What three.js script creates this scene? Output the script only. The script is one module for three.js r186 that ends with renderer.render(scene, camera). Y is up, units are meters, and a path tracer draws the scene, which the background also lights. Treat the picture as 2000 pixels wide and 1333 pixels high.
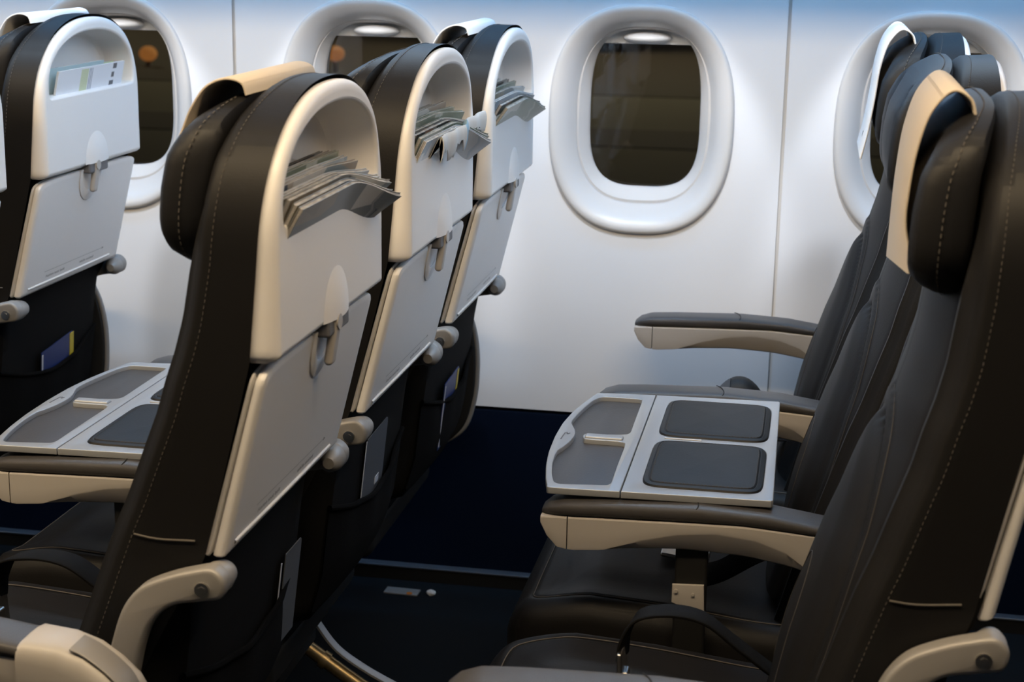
import * as THREE from 'three';
import { RoundedBoxGeometry } from 'three/addons/geometries/RoundedBoxGeometry.js';
import { mergeGeometries, mergeVertices } from 'three/addons/utils/BufferGeometryUtils.js';
import { RectAreaLightUniformsLib } from 'three/addons/lights/RectAreaLightUniformsLib.js';
import { ImprovedNoise } from 'three/addons/math/ImprovedNoise.js';

// ------------------------------------------------------------------ camera, sky, light
const scene = new THREE.Scene();
const camera = new THREE.PerspectiveCamera(2 * Math.atan(666.5 / 3170) * 180 / Math.PI, 2000 / 1333, 0.05, 300);
camera.position.set(-0.261, 1.2906, 2.8747);
{
  const yaw = 0.1818, pitch = -0.2457, roll = 0.0161;
  camera.quaternion.setFromEuler(new THREE.Euler(pitch, yaw, roll, 'YXZ'));
}
camera.focus = 2.15; camera.userData.fStop = 9; camera.updateMatrixWorld();
scene.background = new THREE.Color().setRGB(0.0016, 0.0015, 0.0017);      // night outside
const renderer = new THREE.WebGLRenderer({ antialias: true });
renderer.toneMapping = THREE.LinearToneMapping;
renderer.toneMappingExposure = 1.25;
renderer.shadowMap.enabled = true;
RectAreaLightUniformsLib.init();

const LAMPS = [   // name, label, x centre, length, centre y, z, width, aim [y, z], colour, intensity
  ['ceiling_light', 'long warm white light strip over the aisle, above the near seats', -1.40, 3.9, 2.07, 1.95, 0.16, [-0.80, -0.60], [1.0, 0.76, 0.47], 17.5],
  ['wall_light', 'slim blue white light strip tucked under the window side bins', -0.6, 5.0, 1.50, 0.02, 0.05, [-1, -0.18], [0.18, 0.52, 1.0], 7],
  ['cove_light', 'blue mood light strip lying on top of the window side bins', -0.6, 4.6, 1.93, 0.60, 0.14, [0.55, 0.83], [0.55, 0.72, 1.0], 2.5],
  ['bin_light', 'cool white light strip along the underside of the window side bins', -1.50, 3.7, 1.428, 0.45, 0.06, [-1, 0.0], [0.62, 0.80, 1.0], 13],
  ['side_light', 'warm amber light strip along the far side opposite the windows', -0.9, 3.0, 1.90, 3.00, 0.10, [-0.62, -0.78], [1.0, 0.62, 0.30], 4],
];

// ------------------------------------------------------------------ helpers
const used = {};
const numbered = n => { used[n] = (used[n] || 0) + 1; return used[n] === 1 ? n : n + '_' + String(used[n] - 1).padStart(3, '0'); };
let seed = 7; const rnd = () => { seed = (seed * 16807) % 2147483647; return seed / 2147483647; };
const lerp = (a, b, t) => a + (b - a) * t;
const clamp = (v, a, b) => Math.min(b, Math.max(a, v));
const sst = (a, b, v) => { const t = clamp((v - a) / (b - a), 0, 1); return t * t * (3 - 2 * t); };
function table(t) { return v => { if (v <= t[0][0]) return t[0][1]; for (let i = 1; i < t.length; i++) if (v <= t[i][0]) return lerp(t[i - 1][1], t[i][1], (v - t[i - 1][0]) / (t[i][0] - t[i - 1][0])); return t[t.length - 1][1]; }; }
function boxUV(g) {
  const p = g.attributes.position, n = g.attributes.normal, uv = new Float32Array(p.count * 2);
  for (let i = 0; i < p.count; i++) {
    const ax = Math.abs(n.getX(i)), ay = Math.abs(n.getY(i)), az = Math.abs(n.getZ(i));
    if (ax >= ay && ax >= az) { uv[2 * i] = p.getZ(i); uv[2 * i + 1] = p.getY(i); }
    else if (ay >= az) { uv[2 * i] = p.getX(i); uv[2 * i + 1] = p.getZ(i); }
    else { uv[2 * i] = p.getX(i); uv[2 * i + 1] = p.getY(i); }
  }
  g.setAttribute('uv', new THREE.BufferAttribute(uv, 2)); return g;
}
function geo(pos, idx, crease = 0.7) {
  let g = new THREE.BufferGeometry();
  g.setAttribute('position', new THREE.Float32BufferAttribute(pos, 3)); g.setIndex(idx);
  g = mergeVertices(g, 1e-5);
  // drop degenerate triangles
  const P = g.attributes.position, I = g.index.array, keep = [], a = new THREE.Vector3(), b = new THREE.Vector3(), c = new THREE.Vector3();
  for (let i = 0; i < I.length; i += 3) {
    a.fromBufferAttribute(P, I[i]); b.fromBufferAttribute(P, I[i + 1]); c.fromBufferAttribute(P, I[i + 2]);
    b.sub(a); c.sub(a); if (b.cross(c).length() > 1e-10) keep.push(I[i], I[i + 1], I[i + 2]);
  }
  g.setIndex(keep);
  return clean(g, crease);
}
function clean(g, crease = 0.7) {
  for (const k of Object.keys(g.attributes)) if (k !== 'position') g.deleteAttribute(k);
  g = mergeVertices(g, 1e-6);
  const P = g.attributes.position.array, I = g.index.array, nf = I.length / 3, FN = new Float32Array(nf * 3), ang = new Float32Array(nf * 3), at = Array.from({ length: P.length / 3 }, () => []);
  const sub = (a, b) => [P[3 * a] - P[3 * b], P[3 * a + 1] - P[3 * b + 1], P[3 * a + 2] - P[3 * b + 2]];
  for (let f = 0; f < nf; f++) {
    const v = [I[3 * f], I[3 * f + 1], I[3 * f + 2]], u = sub(v[1], v[0]), w = sub(v[2], v[0]);
    const n = [u[1] * w[2] - u[2] * w[1], u[2] * w[0] - u[0] * w[2], u[0] * w[1] - u[1] * w[0]], l = Math.hypot(...n) || 1;
    for (let k = 0; k < 3; k++) {
      FN[3 * f + k] = n[k] / l; at[v[k]].push(f);
      const a = sub(v[(k + 1) % 3], v[k]), b = sub(v[(k + 2) % 3], v[k]); ang[3 * f + k] = Math.acos(clamp((a[0] * b[0] + a[1] * b[1] + a[2] * b[2]) / ((Math.hypot(...a) * Math.hypot(...b)) || 1), -1, 1));
    }
  }
  const pos = new Float32Array(nf * 9), nor = new Float32Array(nf * 9), cc = Math.cos(crease);
  for (let f = 0; f < nf; f++) for (let k = 0; k < 3; k++) {
    const v = I[3 * f + k]; let x = 0, y = 0, z = 0;
    for (const h of at[v]) {
      if (FN[3 * h] * FN[3 * f] + FN[3 * h + 1] * FN[3 * f + 1] + FN[3 * h + 2] * FN[3 * f + 2] < cc) continue;
      const q = I[3 * h] === v ? 0 : I[3 * h + 1] === v ? 1 : 2, w = ang[3 * h + q]; x += FN[3 * h] * w; y += FN[3 * h + 1] * w; z += FN[3 * h + 2] * w;
    }
    const l = Math.hypot(x, y, z) || 1, o = 9 * f + 3 * k; pos.set([P[3 * v], P[3 * v + 1], P[3 * v + 2]], o); nor.set([x / l, y / l, z / l], o);
  }
  const r = new THREE.BufferGeometry(); r.setAttribute('position', new THREE.BufferAttribute(pos, 3)); r.setAttribute('normal', new THREE.BufferAttribute(nor, 3));
  return boxUV(r);
}
function std(g) { if (g.index) g = g.toNonIndexed(); for (const k of Object.keys(g.attributes)) if (k !== 'position' && k !== 'normal') g.deleteAttribute(k); return boxUV(g); }
const merge = list => { const a = list.map(g => std(g)); return a.length === 1 ? a[0] : mergeGeometries(a); };
// rings of equal length joined into one skin; cap0 / cap1 close the ends
function loft(rings, { closed = true, cap0 = false, cap1 = false, face = null, inward = false, crease = 0.7 } = {}) {
  const n = rings[0].length, pos = [], idx = [];
  for (const r of rings) for (const p of r) pos.push(p[0], p[1], p[2]);
  for (let i = 0; i + 1 < rings.length; i++) for (let j = 0; j < (closed ? n : n - 1); j++) {
    const k = (j + 1) % n, a = i * n + j, b = i * n + k, c = (i + 1) * n + j, d = (i + 1) * n + k;
    idx.push(a, b, d, a, d, c);
  }
  const cap = (r, off, rev) => {
    const c = [0, 0, 0]; for (const p of r) for (let k = 0; k < 3; k++) c[k] += p[k] / n;
    const q = pos.length / 3; for (const p of r) pos.push(...p.map((v, k) => lerp(v, c[k], 0.03)));
    const at = pos.length / 3; pos.push(...c);
    for (let j = 0; j < n; j++) { const k = (j + 1) % n; if (rev) idx.push(at, q + k, q + j, q + j, q + k, off + k, q + j, off + k, off + j); else idx.push(at, q + j, q + k, q + j, off + j, off + k, q + j, off + k, q + k); }
  };
  if (cap0) cap(rings[0], 0, true);
  if (cap1) cap(rings[rings.length - 1], (rings.length - 1) * n, false);
  // turn the skin so that it faces outward (or towards the given direction)
  const C = [0, 1, 2].map(k => { let t = 0; for (let i = k; i < pos.length; i += 3) t += pos[i]; return t / (pos.length / 3); }); let vol = 0;
  for (let i = 0; i < idx.length; i += 3) {
    const [a, b, c] = [idx[i], idx[i + 1], idx[i + 2]].map(q => [pos[3 * q] - C[0], pos[3 * q + 1] - C[1], pos[3 * q + 2] - C[2]]);
    const u = b.map((v, k) => v - a[k]), w = c.map((v, k) => v - a[k]), nn = [u[1] * w[2] - u[2] * w[1], u[2] * w[0] - u[0] * w[2], u[0] * w[1] - u[1] * w[0]];
    const m = face || a.map((v, k) => v + b[k] + c[k]); vol += m[0] * nn[0] + m[1] * nn[1] + m[2] * nn[2];
  }
  if ((vol < 0) !== inward) for (let i = 0; i < idx.length; i += 3) { const t = idx[i + 1]; idx[i + 1] = idx[i + 2]; idx[i + 2] = t; }
  return geo(pos, idx, crease);
}
const V = a => new THREE.Vector3(a[0], a[1], a[2]);
function tube(pts, r, seg = 24, rad = 8) { return std(new THREE.TubeGeometry(new THREE.CatmullRomCurve3(pts.map(V)), seg, r, rad, false)); }
function closedTube(pts, r, seg = 60, rad = 6) { return std(new THREE.TubeGeometry(new THREE.CatmullRomCurve3(pts.map(V), true), seg, r, rad, true)); }
function rbox(w, h, d, r, pos = [0, 0, 0], rot) {
  const g = new RoundedBoxGeometry(w, h, d, 3, Math.min(r, w / 2.01, h / 2.01, d / 2.01));
  if (rot) g.applyMatrix4(new THREE.Matrix4().makeRotationFromEuler(new THREE.Euler(...rot)));
  g.translate(...pos); return std(g);
}
function cyl(r0, r1, h, pos, rot, seg = 24) {
  const g = new THREE.CylinderGeometry(r0, r1, h, seg);
  if (rot) g.applyMatrix4(new THREE.Matrix4().makeRotationFromEuler(new THREE.Euler(...rot)));
  g.translate(...pos); return std(g);
}
function ell(rx, ry, rz, pos, seg = 24) { const g = new THREE.SphereGeometry(1, seg, 16); g.scale(rx, ry, rz); const h = clean(g, 2); h.translate(...pos); return h; }
// outline in x-y extruded along z with a rounded edge; smooth spline through the points when round is set
function plate(pts, depth, bevel, z0, { holes = [], round = false, div = 60 } = {}) {
  const mk = (p, S) => { const s = new S(); if (round) s.setFromPoints(new THREE.CatmullRomCurve3(p.map(a => new THREE.Vector3(a[0], a[1], 0)), true).getPoints(div).map(v => new THREE.Vector2(v.x, v.y))); else s.setFromPoints(p.map(a => new THREE.Vector2(a[0], a[1]))); return s; };
  const s = mk(pts, THREE.Shape); for (const h of holes) s.holes.push(mk(h, THREE.Path));
  const g = new THREE.ExtrudeGeometry(s, { depth: depth - 2 * bevel, bevelEnabled: bevel > 0, bevelThickness: bevel, bevelSize: bevel, bevelOffset: -bevel, bevelSegments: 3, curveSegments: 12 });
  g.translate(0, 0, z0 + bevel); return clean(g, 0.6);
}
// flat strap swept along a path: width across z, thickness along the path normal
function strap(path, width, thick, seg = 40, twist = () => 0, zc = 0) {
  const c = new THREE.CatmullRomCurve3(path.map(V)), rings = [];
  for (let i = 0; i <= seg; i++) {
    const p = c.getPoint(i / seg), t = c.getTangent(i / seg), b0 = new THREE.Vector3(0, 0, 1);
    const n = new THREE.Vector3().crossVectors(b0, t).normalize(), b = new THREE.Vector3().crossVectors(t, n).normalize(), a = twist(i / seg);
    const bb = b.clone().multiplyScalar(Math.cos(a)).addScaledVector(n, Math.sin(a)), nn = n.clone().multiplyScalar(Math.cos(a)).addScaledVector(b, -Math.sin(a));
    const w = width / 2, h = thick / 2, q = (u, v) => { const r = p.clone().addScaledVector(bb, u).addScaledVector(nn, v); return [r.x, r.y, r.z]; };
    rings.push([q(-w, -h * .4), q(-w + h, -h), q(w - h, -h), q(w, -h * .4), q(w, h * .4), q(w - h, h), q(-w + h, h), q(-w, h * .4)]);
  }
  return loft(rings, { cap0: true, cap1: true, crease: 0.9 });
}
function mesh(name, g, m, parent) {
  const o = new THREE.Mesh(Array.isArray(g) ? merge(g) : g, m); o.name = parent ? name : numbered(name);
  o.castShadow = o.receiveShadow = true; (parent || scene).add(o); return o;
}
function tag(o, label, category, group) { o.userData.label = label; o.userData.category = category; if (group) o.userData.group = group; return o; }
function thing(name, label, category, pos = [0, 0, 0], group) {
  const o = new THREE.Group(); o.name = numbered(name); o.position.set(...pos); scene.add(o); return tag(o, label, category, group);
}
function structure(name, parent) { const o = new THREE.Group(); o.name = parent ? name : numbered(name); o.userData.kind = 'structure'; (parent || scene).add(o); return o; }

// ------------------------------------------------------------------ materials
const noise = new ImprovedNoise();
function dataTex(size, fn, srgb, rep) {
  const d = new Uint8Array(size * size * 4);
  for (let y = 0; y < size; y++) for (let x = 0; x < size; x++) { const c = fn(x / size, y / size); for (let k = 0; k < 3; k++) d[(y * size + x) * 4 + k] = clamp(Math.round((c.length ? c[k] : c) * 255), 0, 255); d[(y * size + x) * 4 + 3] = 255; }
  const t = new THREE.DataTexture(d, size, size); t.wrapS = t.wrapT = THREE.RepeatWrapping; t.magFilter = t.minFilter = THREE.LinearFilter; if (srgb) t.colorSpace = THREE.SRGBColorSpace; t.repeat.set(rep, rep); t.needsUpdate = true; return t;
}
const pn = (u, v, f, z = 0) => { // tileable noise
  const a = noise.noise(u * f, v * f, z), b = noise.noise((u - 1) * f, v * f, z), c = noise.noise(u * f, (v - 1) * f, z), d = noise.noise((u - 1) * f, (v - 1) * f, z);
  return (a * (1 - u) * (1 - v) + b * u * (1 - v) + c * (1 - u) * v + d * u * v);
};
const grainTex = dataTex(256, (u, v) => 0.5 + 0.30 * Math.abs(pn(u, v, 40, 1)) * 1.6 - 0.2 * Math.abs(pn(u, v, 22, 5)) + 0.12 * pn(u, v, 90, 9), false, 9);
const weaveTex = dataTex(256, (u, v) => 0.5 + 0.25 * Math.sin(u * 2 * Math.PI * 64) * Math.sin(v * 2 * Math.PI * 64) + 0.25 * pn(u, v, 60, 2), false, 12);
const plasticTex = dataTex(128, (u, v) => 0.5 + 0.5 * pn(u, v, 50, 3), false, 14);
const brushTex = dataTex(128, (u, v) => 0.5 + 0.4 * pn(u * 0.999, v, 60, 4) + 0.2 * pn(u, v, 4, 7), false, 6);
const lin = (r, g, b) => new THREE.Color().setRGB(r, g, b);
const S = (c, rough, o = {}) => new (o.specularIntensity !== undefined ? THREE.MeshPhysicalMaterial : THREE.MeshStandardMaterial)({ color: lin(...c), roughness: rough, ...o });
const M = {
  leather: S([0.0085, 0.0081, 0.0084], 0.52, { specularIntensity: 0.5, bumpMap: grainTex, bumpScale: 0.00022 }),
  leatherSoft: S([0.0100, 0.0098, 0.0106], 0.50, { specularIntensity: 0.6, bumpMap: grainTex, bumpScale: 0.00022 }),
  pad: S([0.055, 0.052, 0.052], 0.42, { bumpMap: grainTex, bumpScale: 0.0004 }),
  fabric: S([0.0048, 0.0048, 0.0053], 0.9, { specularIntensity: 0.3, bumpMap: weaveTex, bumpScale: 0.0006 }),
  meshNet: S([0.0022, 0.0022, 0.0026], 0.95, { specularIntensity: 0.25, bumpMap: weaveTex, bumpScale: 0.0015 }),
  stitch: S([0.10, 0.09, 0.08], 0.8),
  white: S([0.79, 0.77, 0.755], 0.36, { bumpMap: plasticTex, bumpScale: 0.00006 }),
  wall: S([0.75, 0.755, 0.77], 0.45, { bumpMap: plasticTex, bumpScale: 0.00005 }),
  bezel: S([0.57, 0.55, 0.53], 0.34),
  grip: S([0.86, 0.86, 0.86], 0.3),
  shade: S([0.72, 0.71, 0.69], 0.4),
  arm: S([0.44, 0.415, 0.39], 0.42),
  grey: S([0.30, 0.29, 0.28], 0.45, { metalness: 0.25 }),
  steel: S([0.55, 0.54, 0.52], 0.28, { metalness: 1 }),
  tableTop: S([0.38, 0.40, 0.43], 0.34, { metalness: 0.35 }),
  well: S([0.055, 0.052, 0.053], 0.42, { bumpMap: brushTex, bumpScale: 0.0003 }),
  lining: S([0.16, 0.155, 0.15], 0.6),
  cloth: S([0.80, 0.79, 0.78], 0.95, { bumpMap: weaveTex, bumpScale: 0.0004 }),
  clothCream: S([0.56, 0.485, 0.39], 0.95, { bumpMap: weaveTex, bumpScale: 0.0004 }),
  navy: S([0.0014, 0.0050, 0.0165], 0.9, { specularIntensity: 0.2, bumpMap: weaveTex, bumpScale: 0.0008 }),
  carpet: S([0.0095, 0.0115, 0.0135], 0.95, { specularIntensity: 0.2, bumpMap: weaveTex, bumpScale: 0.0015 }),
  rail: S([0.10, 0.11, 0.13], 0.35, { metalness: 0.3 }),
  thread: S([0.035, 0.033, 0.034], 0.7),
  black: S([0.008, 0.008, 0.008], 0.6),
  webbing: S([0.003, 0.0028, 0.0028], 0.75, { specularIntensity: 0.3, bumpMap: weaveTex, bumpScale: 0.0006 }),
  brass: S([0.42, 0.31, 0.16], 0.35, { metalness: 0.8 }),
  paper: S([0.62, 0.61, 0.59], 0.7),
  tagGrey: S([0.22, 0.22, 0.22], 0.7),
  strip: S([0.36, 0.36, 0.37], 0.5),
  skin: S([0.5, 0.5, 0.5], 0.6),
  glass: new THREE.MeshPhysicalMaterial({ color: lin(1, 1, 1), roughness: 0.02, transmission: 1, thickness: 0, ior: 1.45 }),
  orange: S([0.55, 0.16, 0.02], 0.6),
  mark: S([0.13, 0.13, 0.14], 0.5),
};

// ------------------------------------------------------------------ lamps
for (const [name, label, x, len, y, z, w, aim, c, k] of LAMPS) {
  const t = thing(name, label, 'light', [x, y, z]);
  const dir = new THREE.Vector3(0, aim[0], aim[1]).normalize(), rot = Math.atan2(-dir.y, -dir.z);   // rotation about x that turns -z onto dir
  const inner = new THREE.Group(); inner.name = 'lamp_head'; inner.rotation.x = -rot; t.add(inner);
  const em = new THREE.MeshStandardMaterial({ color: lin(0.6, 0.6, 0.6), emissive: lin(...c), emissiveIntensity: Math.min(k, 4), roughness: 0.6 });
  const housing = new THREE.Mesh(rbox(len + 0.02, w + 0.02, 0.02, 0.004, [0, 0, 0.012]), M.grey); housing.name = 'housing'; inner.add(housing);
  const lens = new THREE.Mesh(rbox(len, w, 0.004, 0.001), em); lens.name = 'diffuser'; inner.add(lens);
  const L = new THREE.RectAreaLight(lin(...c), k, len, w); L.position.z = -0.006; L.name = 'lamp'; inner.add(L);
  // a RectAreaLight shines along its own -z
}
const SPOT = { k: 0.95, c: [0.90, 0.95, 1.05], y: 1.440, z: 0.30, aimY: 0.855 };   // one small lamp under the bins for every window
for (let i = 2; i < 9; i++) {
  const x = -3.497 + (i + 0.5) * 0.53, t = thing('window_lamp', 'small round lamp under the bins over the ' + ['first', 'second', 'third', 'fourth', 'fifth', 'sixth', 'seventh'][i - 2] + ' lit window from the left', 'light', [x, SPOT.y, SPOT.z], 'round lamps over the windows');
  mesh('lamp_ring', [cyl(0.020, 0.024, 0.012, [0, 0.012, 0])], M.grey, t);
  mesh('lamp_lens', [ell(0.015, 0.006, 0.015, [0, 0.005, 0])], new THREE.MeshStandardMaterial({ color: lin(0.5, 0.5, 0.5), emissive: lin(...SPOT.c), emissiveIntensity: 3 }), t);
  const L = new THREE.SpotLight(lin(...SPOT.c), SPOT.k, 0, 0.39, 0.22, 2); L.position.set(0, -0.008, 0); L.target.position.set(0, SPOT.aimY - SPOT.y, -0.165 - SPOT.z); L.shadow.radius = 1; L.name = 'lamp'; t.add(L, L.target);
}

// ------------------------------------------------------------------ the cabin shell
const WZ = -0.165, X0 = -3.497, PANEL = 1.06, NP = 5, WIN0 = -0.58, WP = 0.53, WCY = 0.955;
const panelX = i => X0 + i * PANEL;                       // seams at -3.497 ... -1.377, -0.317 ...
function sup(cx, cy, a, b, e, n = 72, b2 = b) {           // superellipse outline, counter-clockwise in x-y
  const r = []; for (let i = 0; i < n; i++) { const t = i / n * 2 * Math.PI, c = Math.cos(t), s = Math.sin(t); r.push([cx + a * Math.sign(c) * Math.abs(c) ** (2 / e), cy + (s > 0 ? b : b2) * Math.sign(s) * Math.abs(s) ** (2 / e)]); } return r;
}
const wallRelief = (x, y, cx) => {                         // dished field round each window: it leans outward above its lower rim
  const d = Math.hypot(x - cx, (y - 0.85)), s = 0.295 - d;
  const fade = 1 - sst(0.92, 1.12, y);
  return -0.022 * Math.max(0, 0.5 * (s + Math.sqrt(s * s + 0.0006))) * fade;
};
const wallCurve = y => y > 1.25 ? (y - 1.25) ** 2 * 0.9 : (y < 0.5 ? -0.15 * (0.5 - y) ** 2 : 0);
const wall_left = structure('wall_left');
const bez = { o: [0.173, 0.214, 2.5, 0.214], g: [0.127, 0.171, 2.7, 0.162], v: [0.1055, 0.164, 3.3, 0.134] };   // half width, half height above, exponent, half height below
const Y0 = 0.378, Y1 = 1.56;
for (let i = 0; i < NP; i++) {
  const xs = panelX(i) + 0.0032, xe = panelX(i + 1) - 0.0032, xm = (xs + xe) / 2, parts = [];
  for (let h = 0; h < 2; h++) {
    const cx = panelX(i) + (h + 0.5) * WP, a = h ? xm : xs, b = h ? xe : xm;
    const out = sup(cx, WCY, bez.o[0] - 0.004, bez.o[1] - 0.004, bez.o[2], 96);
    const rect = out.map(([x, y]) => {                     // push the outline point out to the cell's border
      const dx = x - cx, dy = y - WCY; let t = 1e9;
      if (dx > 1e-9) t = Math.min(t, (b - cx) / dx); if (dx < -1e-9) t = Math.min(t, (a - cx) / dx);
      if (dy > 1e-9) t = Math.min(t, (Y1 - WCY) / dy); if (dy < -1e-9) t = Math.min(t, (Y0 - WCY) / dy);
      return [cx + dx * t, WCY + dy * t];
    });
    for (const [qx, qy] of [[a, Y0], [b, Y0], [a, Y1], [b, Y1]]) { let best = 0, bd = 1e9; rect.forEach(([x, y], j) => { const d = Math.hypot(x - qx, y - qy); if (d < bd) { bd = d; best = j; } }); rect[best] = [qx, qy]; }
    const rings = [], NR = 34;
    for (let k = 0; k <= NR; k++) { const t = (k / NR); rings.push(out.map(([x, y], j) => { const X = lerp(x, rect[j][0], t), Y = lerp(y, rect[j][1], t); return [X, Y, WZ + wallRelief(X, Y, cx) + wallCurve(Y)]; })); }
    parts.push(loft(rings, { crease: 1.0, face: [0, 0, 1] }));
  }
  const pm = mesh('wall_panel', parts, M.wall, wall_left);
}
// seam backing strips, lower dado, outer skin with window openings
for (let i = 0; i <= NP; i++) mesh('seam_backing', rbox(0.02, Y1 - Y0, 0.006, 0.001, [panelX(i), (Y0 + Y1) / 2, WZ - 0.008]), M.shade, wall_left);
mesh('dado_panel', rbox(NP * PANEL, Y0 - 0.03, 0.03, 0.004, [X0 + NP * PANEL / 2, (Y0 - 0.004) / 2 + 0.010, WZ - 0.019]), M.navy, wall_left);
{
  const xa = X0 - 0.05, xb = X0 + NP * PANEL + 0.05, holes = [];
  for (let i = 0; i < NP * 2; i++) holes.push(sup(X0 + (i + 0.5) * WP, WCY, bez.v[0] + 0.012, bez.v[1] + 0.012, bez.v[2], 48, bez.v[3] + 0.012));
  const g = plate([[xa, -0.1], [xb, -0.1], [xb, 2.25], [xa, 2.25]], 0.05, 0, WZ - 0.135, { holes });
  mesh('fuselage_skin', g, M.skin, wall_left);
}
const trim = structure('trim_1');
mesh('ledge', [rbox(NP * PANEL, 0.005, 0.022, 0.002, [X0 + NP * PANEL / 2, 0.030, WZ + 0.010])], M.rail, trim);
mesh('kick_rail', [rbox(NP * PANEL, 0.030, 0.018, 0.002, [X0 + NP * PANEL / 2, 0.0135, WZ + 0.008])], M.black, trim);

let wn = 0;
for (let i = 0; i < NP * 2; i++) {
  const cx = X0 + (i + 0.5) * WP;
  const w = structure('window_' + (++wn));
  w.name = 'window_' + wn; w.position.set(cx, WCY, WZ);
  const R = (s, z, dx = 0, dy = 0) => sup(dx, dy, s[0], s[1], s[2], 96, s[3] ?? s[1]).map(([x, y]) => [x, y, z]);
  const mix = (a, b, t) => [lerp(a[0], b[0], t), lerp(a[1], b[1], t), lerp(a[2], b[2], t), lerp(a[3], b[3], t)];
  const zr = (x, y) => 0;
  const rings = [R(mix(bez.o, bez.g, -0.02), -0.02), R(mix(bez.o, bez.g, -0.02), 0.000), R(bez.o, 0.002), R(mix(bez.o, bez.g, 0.04), 0.0045), R(mix(bez.o, bez.g, 0.12), 0.0058), R(mix(bez.o, bez.g, 0.25), 0.0048), R(mix(bez.o, bez.g, 0.42), 0.000), R(mix(bez.o, bez.g, 0.6), -0.008), R(mix(bez.o, bez.g, 0.8), -0.022), R(mix(bez.o, bez.g, 0.95), -0.036), R(mix(bez.o, bez.g, 0.99), -0.0395)];
  mesh('window_frame', loft(rings, { crease: 1.0, face: [0, 0, 1] }), M.bezel, w);
  const rv = [R(mix(bez.o, bez.g, 0.99), -0.0415), R(bez.g, -0.0435), R(mix(bez.g, bez.v, 0.2), -0.043), R(mix(bez.g, bez.v, 0.55), -0.054), R(mix(bez.g, bez.v, 0.9), -0.068), R(bez.v, -0.074), R(bez.v, -0.080)];
  mesh('window_reveal', loft(rv, { crease: 0.9, face: [0, 0, 1] }), M.bezel, w);
  mesh('pane', loft([R([bez.v[0] + 0.006, bez.v[1] + 0.006, 3.3, bez.v[3] + 0.006], -0.0885), R([bez.v[0] + 0.006, bez.v[1] + 0.006, 3.3, bez.v[3] + 0.006], -0.0905)], { cap0: true, cap1: true }), M.glass, w);
  // shade drawn a little way down, with its oval grip
  const sh = mesh('window_shade', [plate([[-0.110, 0.137], [0.110, 0.137], [0.110, 0.185], [-0.110, 0.185]], 0.005, 0.0015, -0.0865)], M.shade, w);
  mesh('shade_grip', [ell(0.046, 0.0115, 0.034, [0, 0.1495, -0.079], 32)], M.grip, sh);
}
// floor, ceiling with bins, opposite wall and end walls
const XA = X0, XB = X0 + NP * PANEL, XC = (XA + XB) / 2, LX = XB - XA, ZB = 3.55;
const floor = structure('floor');
mesh('carpet', [rbox(LX + 0.3, 0.06, ZB - WZ + 0.3, 0.002, [XC, -0.03, (ZB + WZ) / 2])], M.carpet, floor);
const ceiling = structure('ceiling');
mesh('ceiling_panel', [rbox(LX + 0.3, 0.06, ZB - WZ + 0.4, 0.002, [XC, 2.15, (ZB + WZ) / 2])], M.wall, ceiling);
const binShape = s => plate([[WZ - 0.06, 1.56], [0.36, 1.445], [0.52, 1.44], [0.60, 1.50], [0.66, 1.70], [0.60, 1.86], [0.45, 1.90], [WZ - 0.06, 1.92]], LX + 0.1, 0.004, -LX / 2 - 0.05);
{
  const g = binShape(); g.applyMatrix4(new THREE.Matrix4().makeBasis(new THREE.Vector3(0, 0, 1), new THREE.Vector3(0, 1, 0), new THREE.Vector3(-1, 0, 0))); g.translate(XC, 0, 0);
  mesh('bin_housing', clean(g, 0.5), M.wall, ceiling);
  mesh('light_baffle', [rbox(LX, 0.05, 0.012, 0.004, [XC, 1.421, 0.382])], M.lining, ceiling);
  const h = binShape(); h.applyMatrix4(new THREE.Matrix4().makeBasis(new THREE.Vector3(0, 0, -1), new THREE.Vector3(0, 1, 0), new THREE.Vector3(1, 0, 0))); h.translate(XC, 0.04, ZB + WZ);
  mesh('bin_housing', clean(h, 0.5), M.wall, ceiling);
}
const wr = structure('wall_right'); mesh('wall_lining', [rbox(LX + 0.3, 2.3, 0.08, 0.002, [XC, 1.05, ZB + 0.04])], M.lining, wr);
const wf = structure('wall_front'); mesh('bulkhead', [rbox(0.08, 2.3, ZB - WZ + 0.4, 0.002, [XA - 0.04, 1.05, (ZB + WZ) / 2])], M.lining, wf);
const wb = structure('wall_back'); mesh('bulkhead', [rbox(0.08, 2.3, ZB - WZ + 0.4, 0.002, [XB + 0.04, 1.05, (ZB + WZ) / 2])], M.lining, wb);

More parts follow.
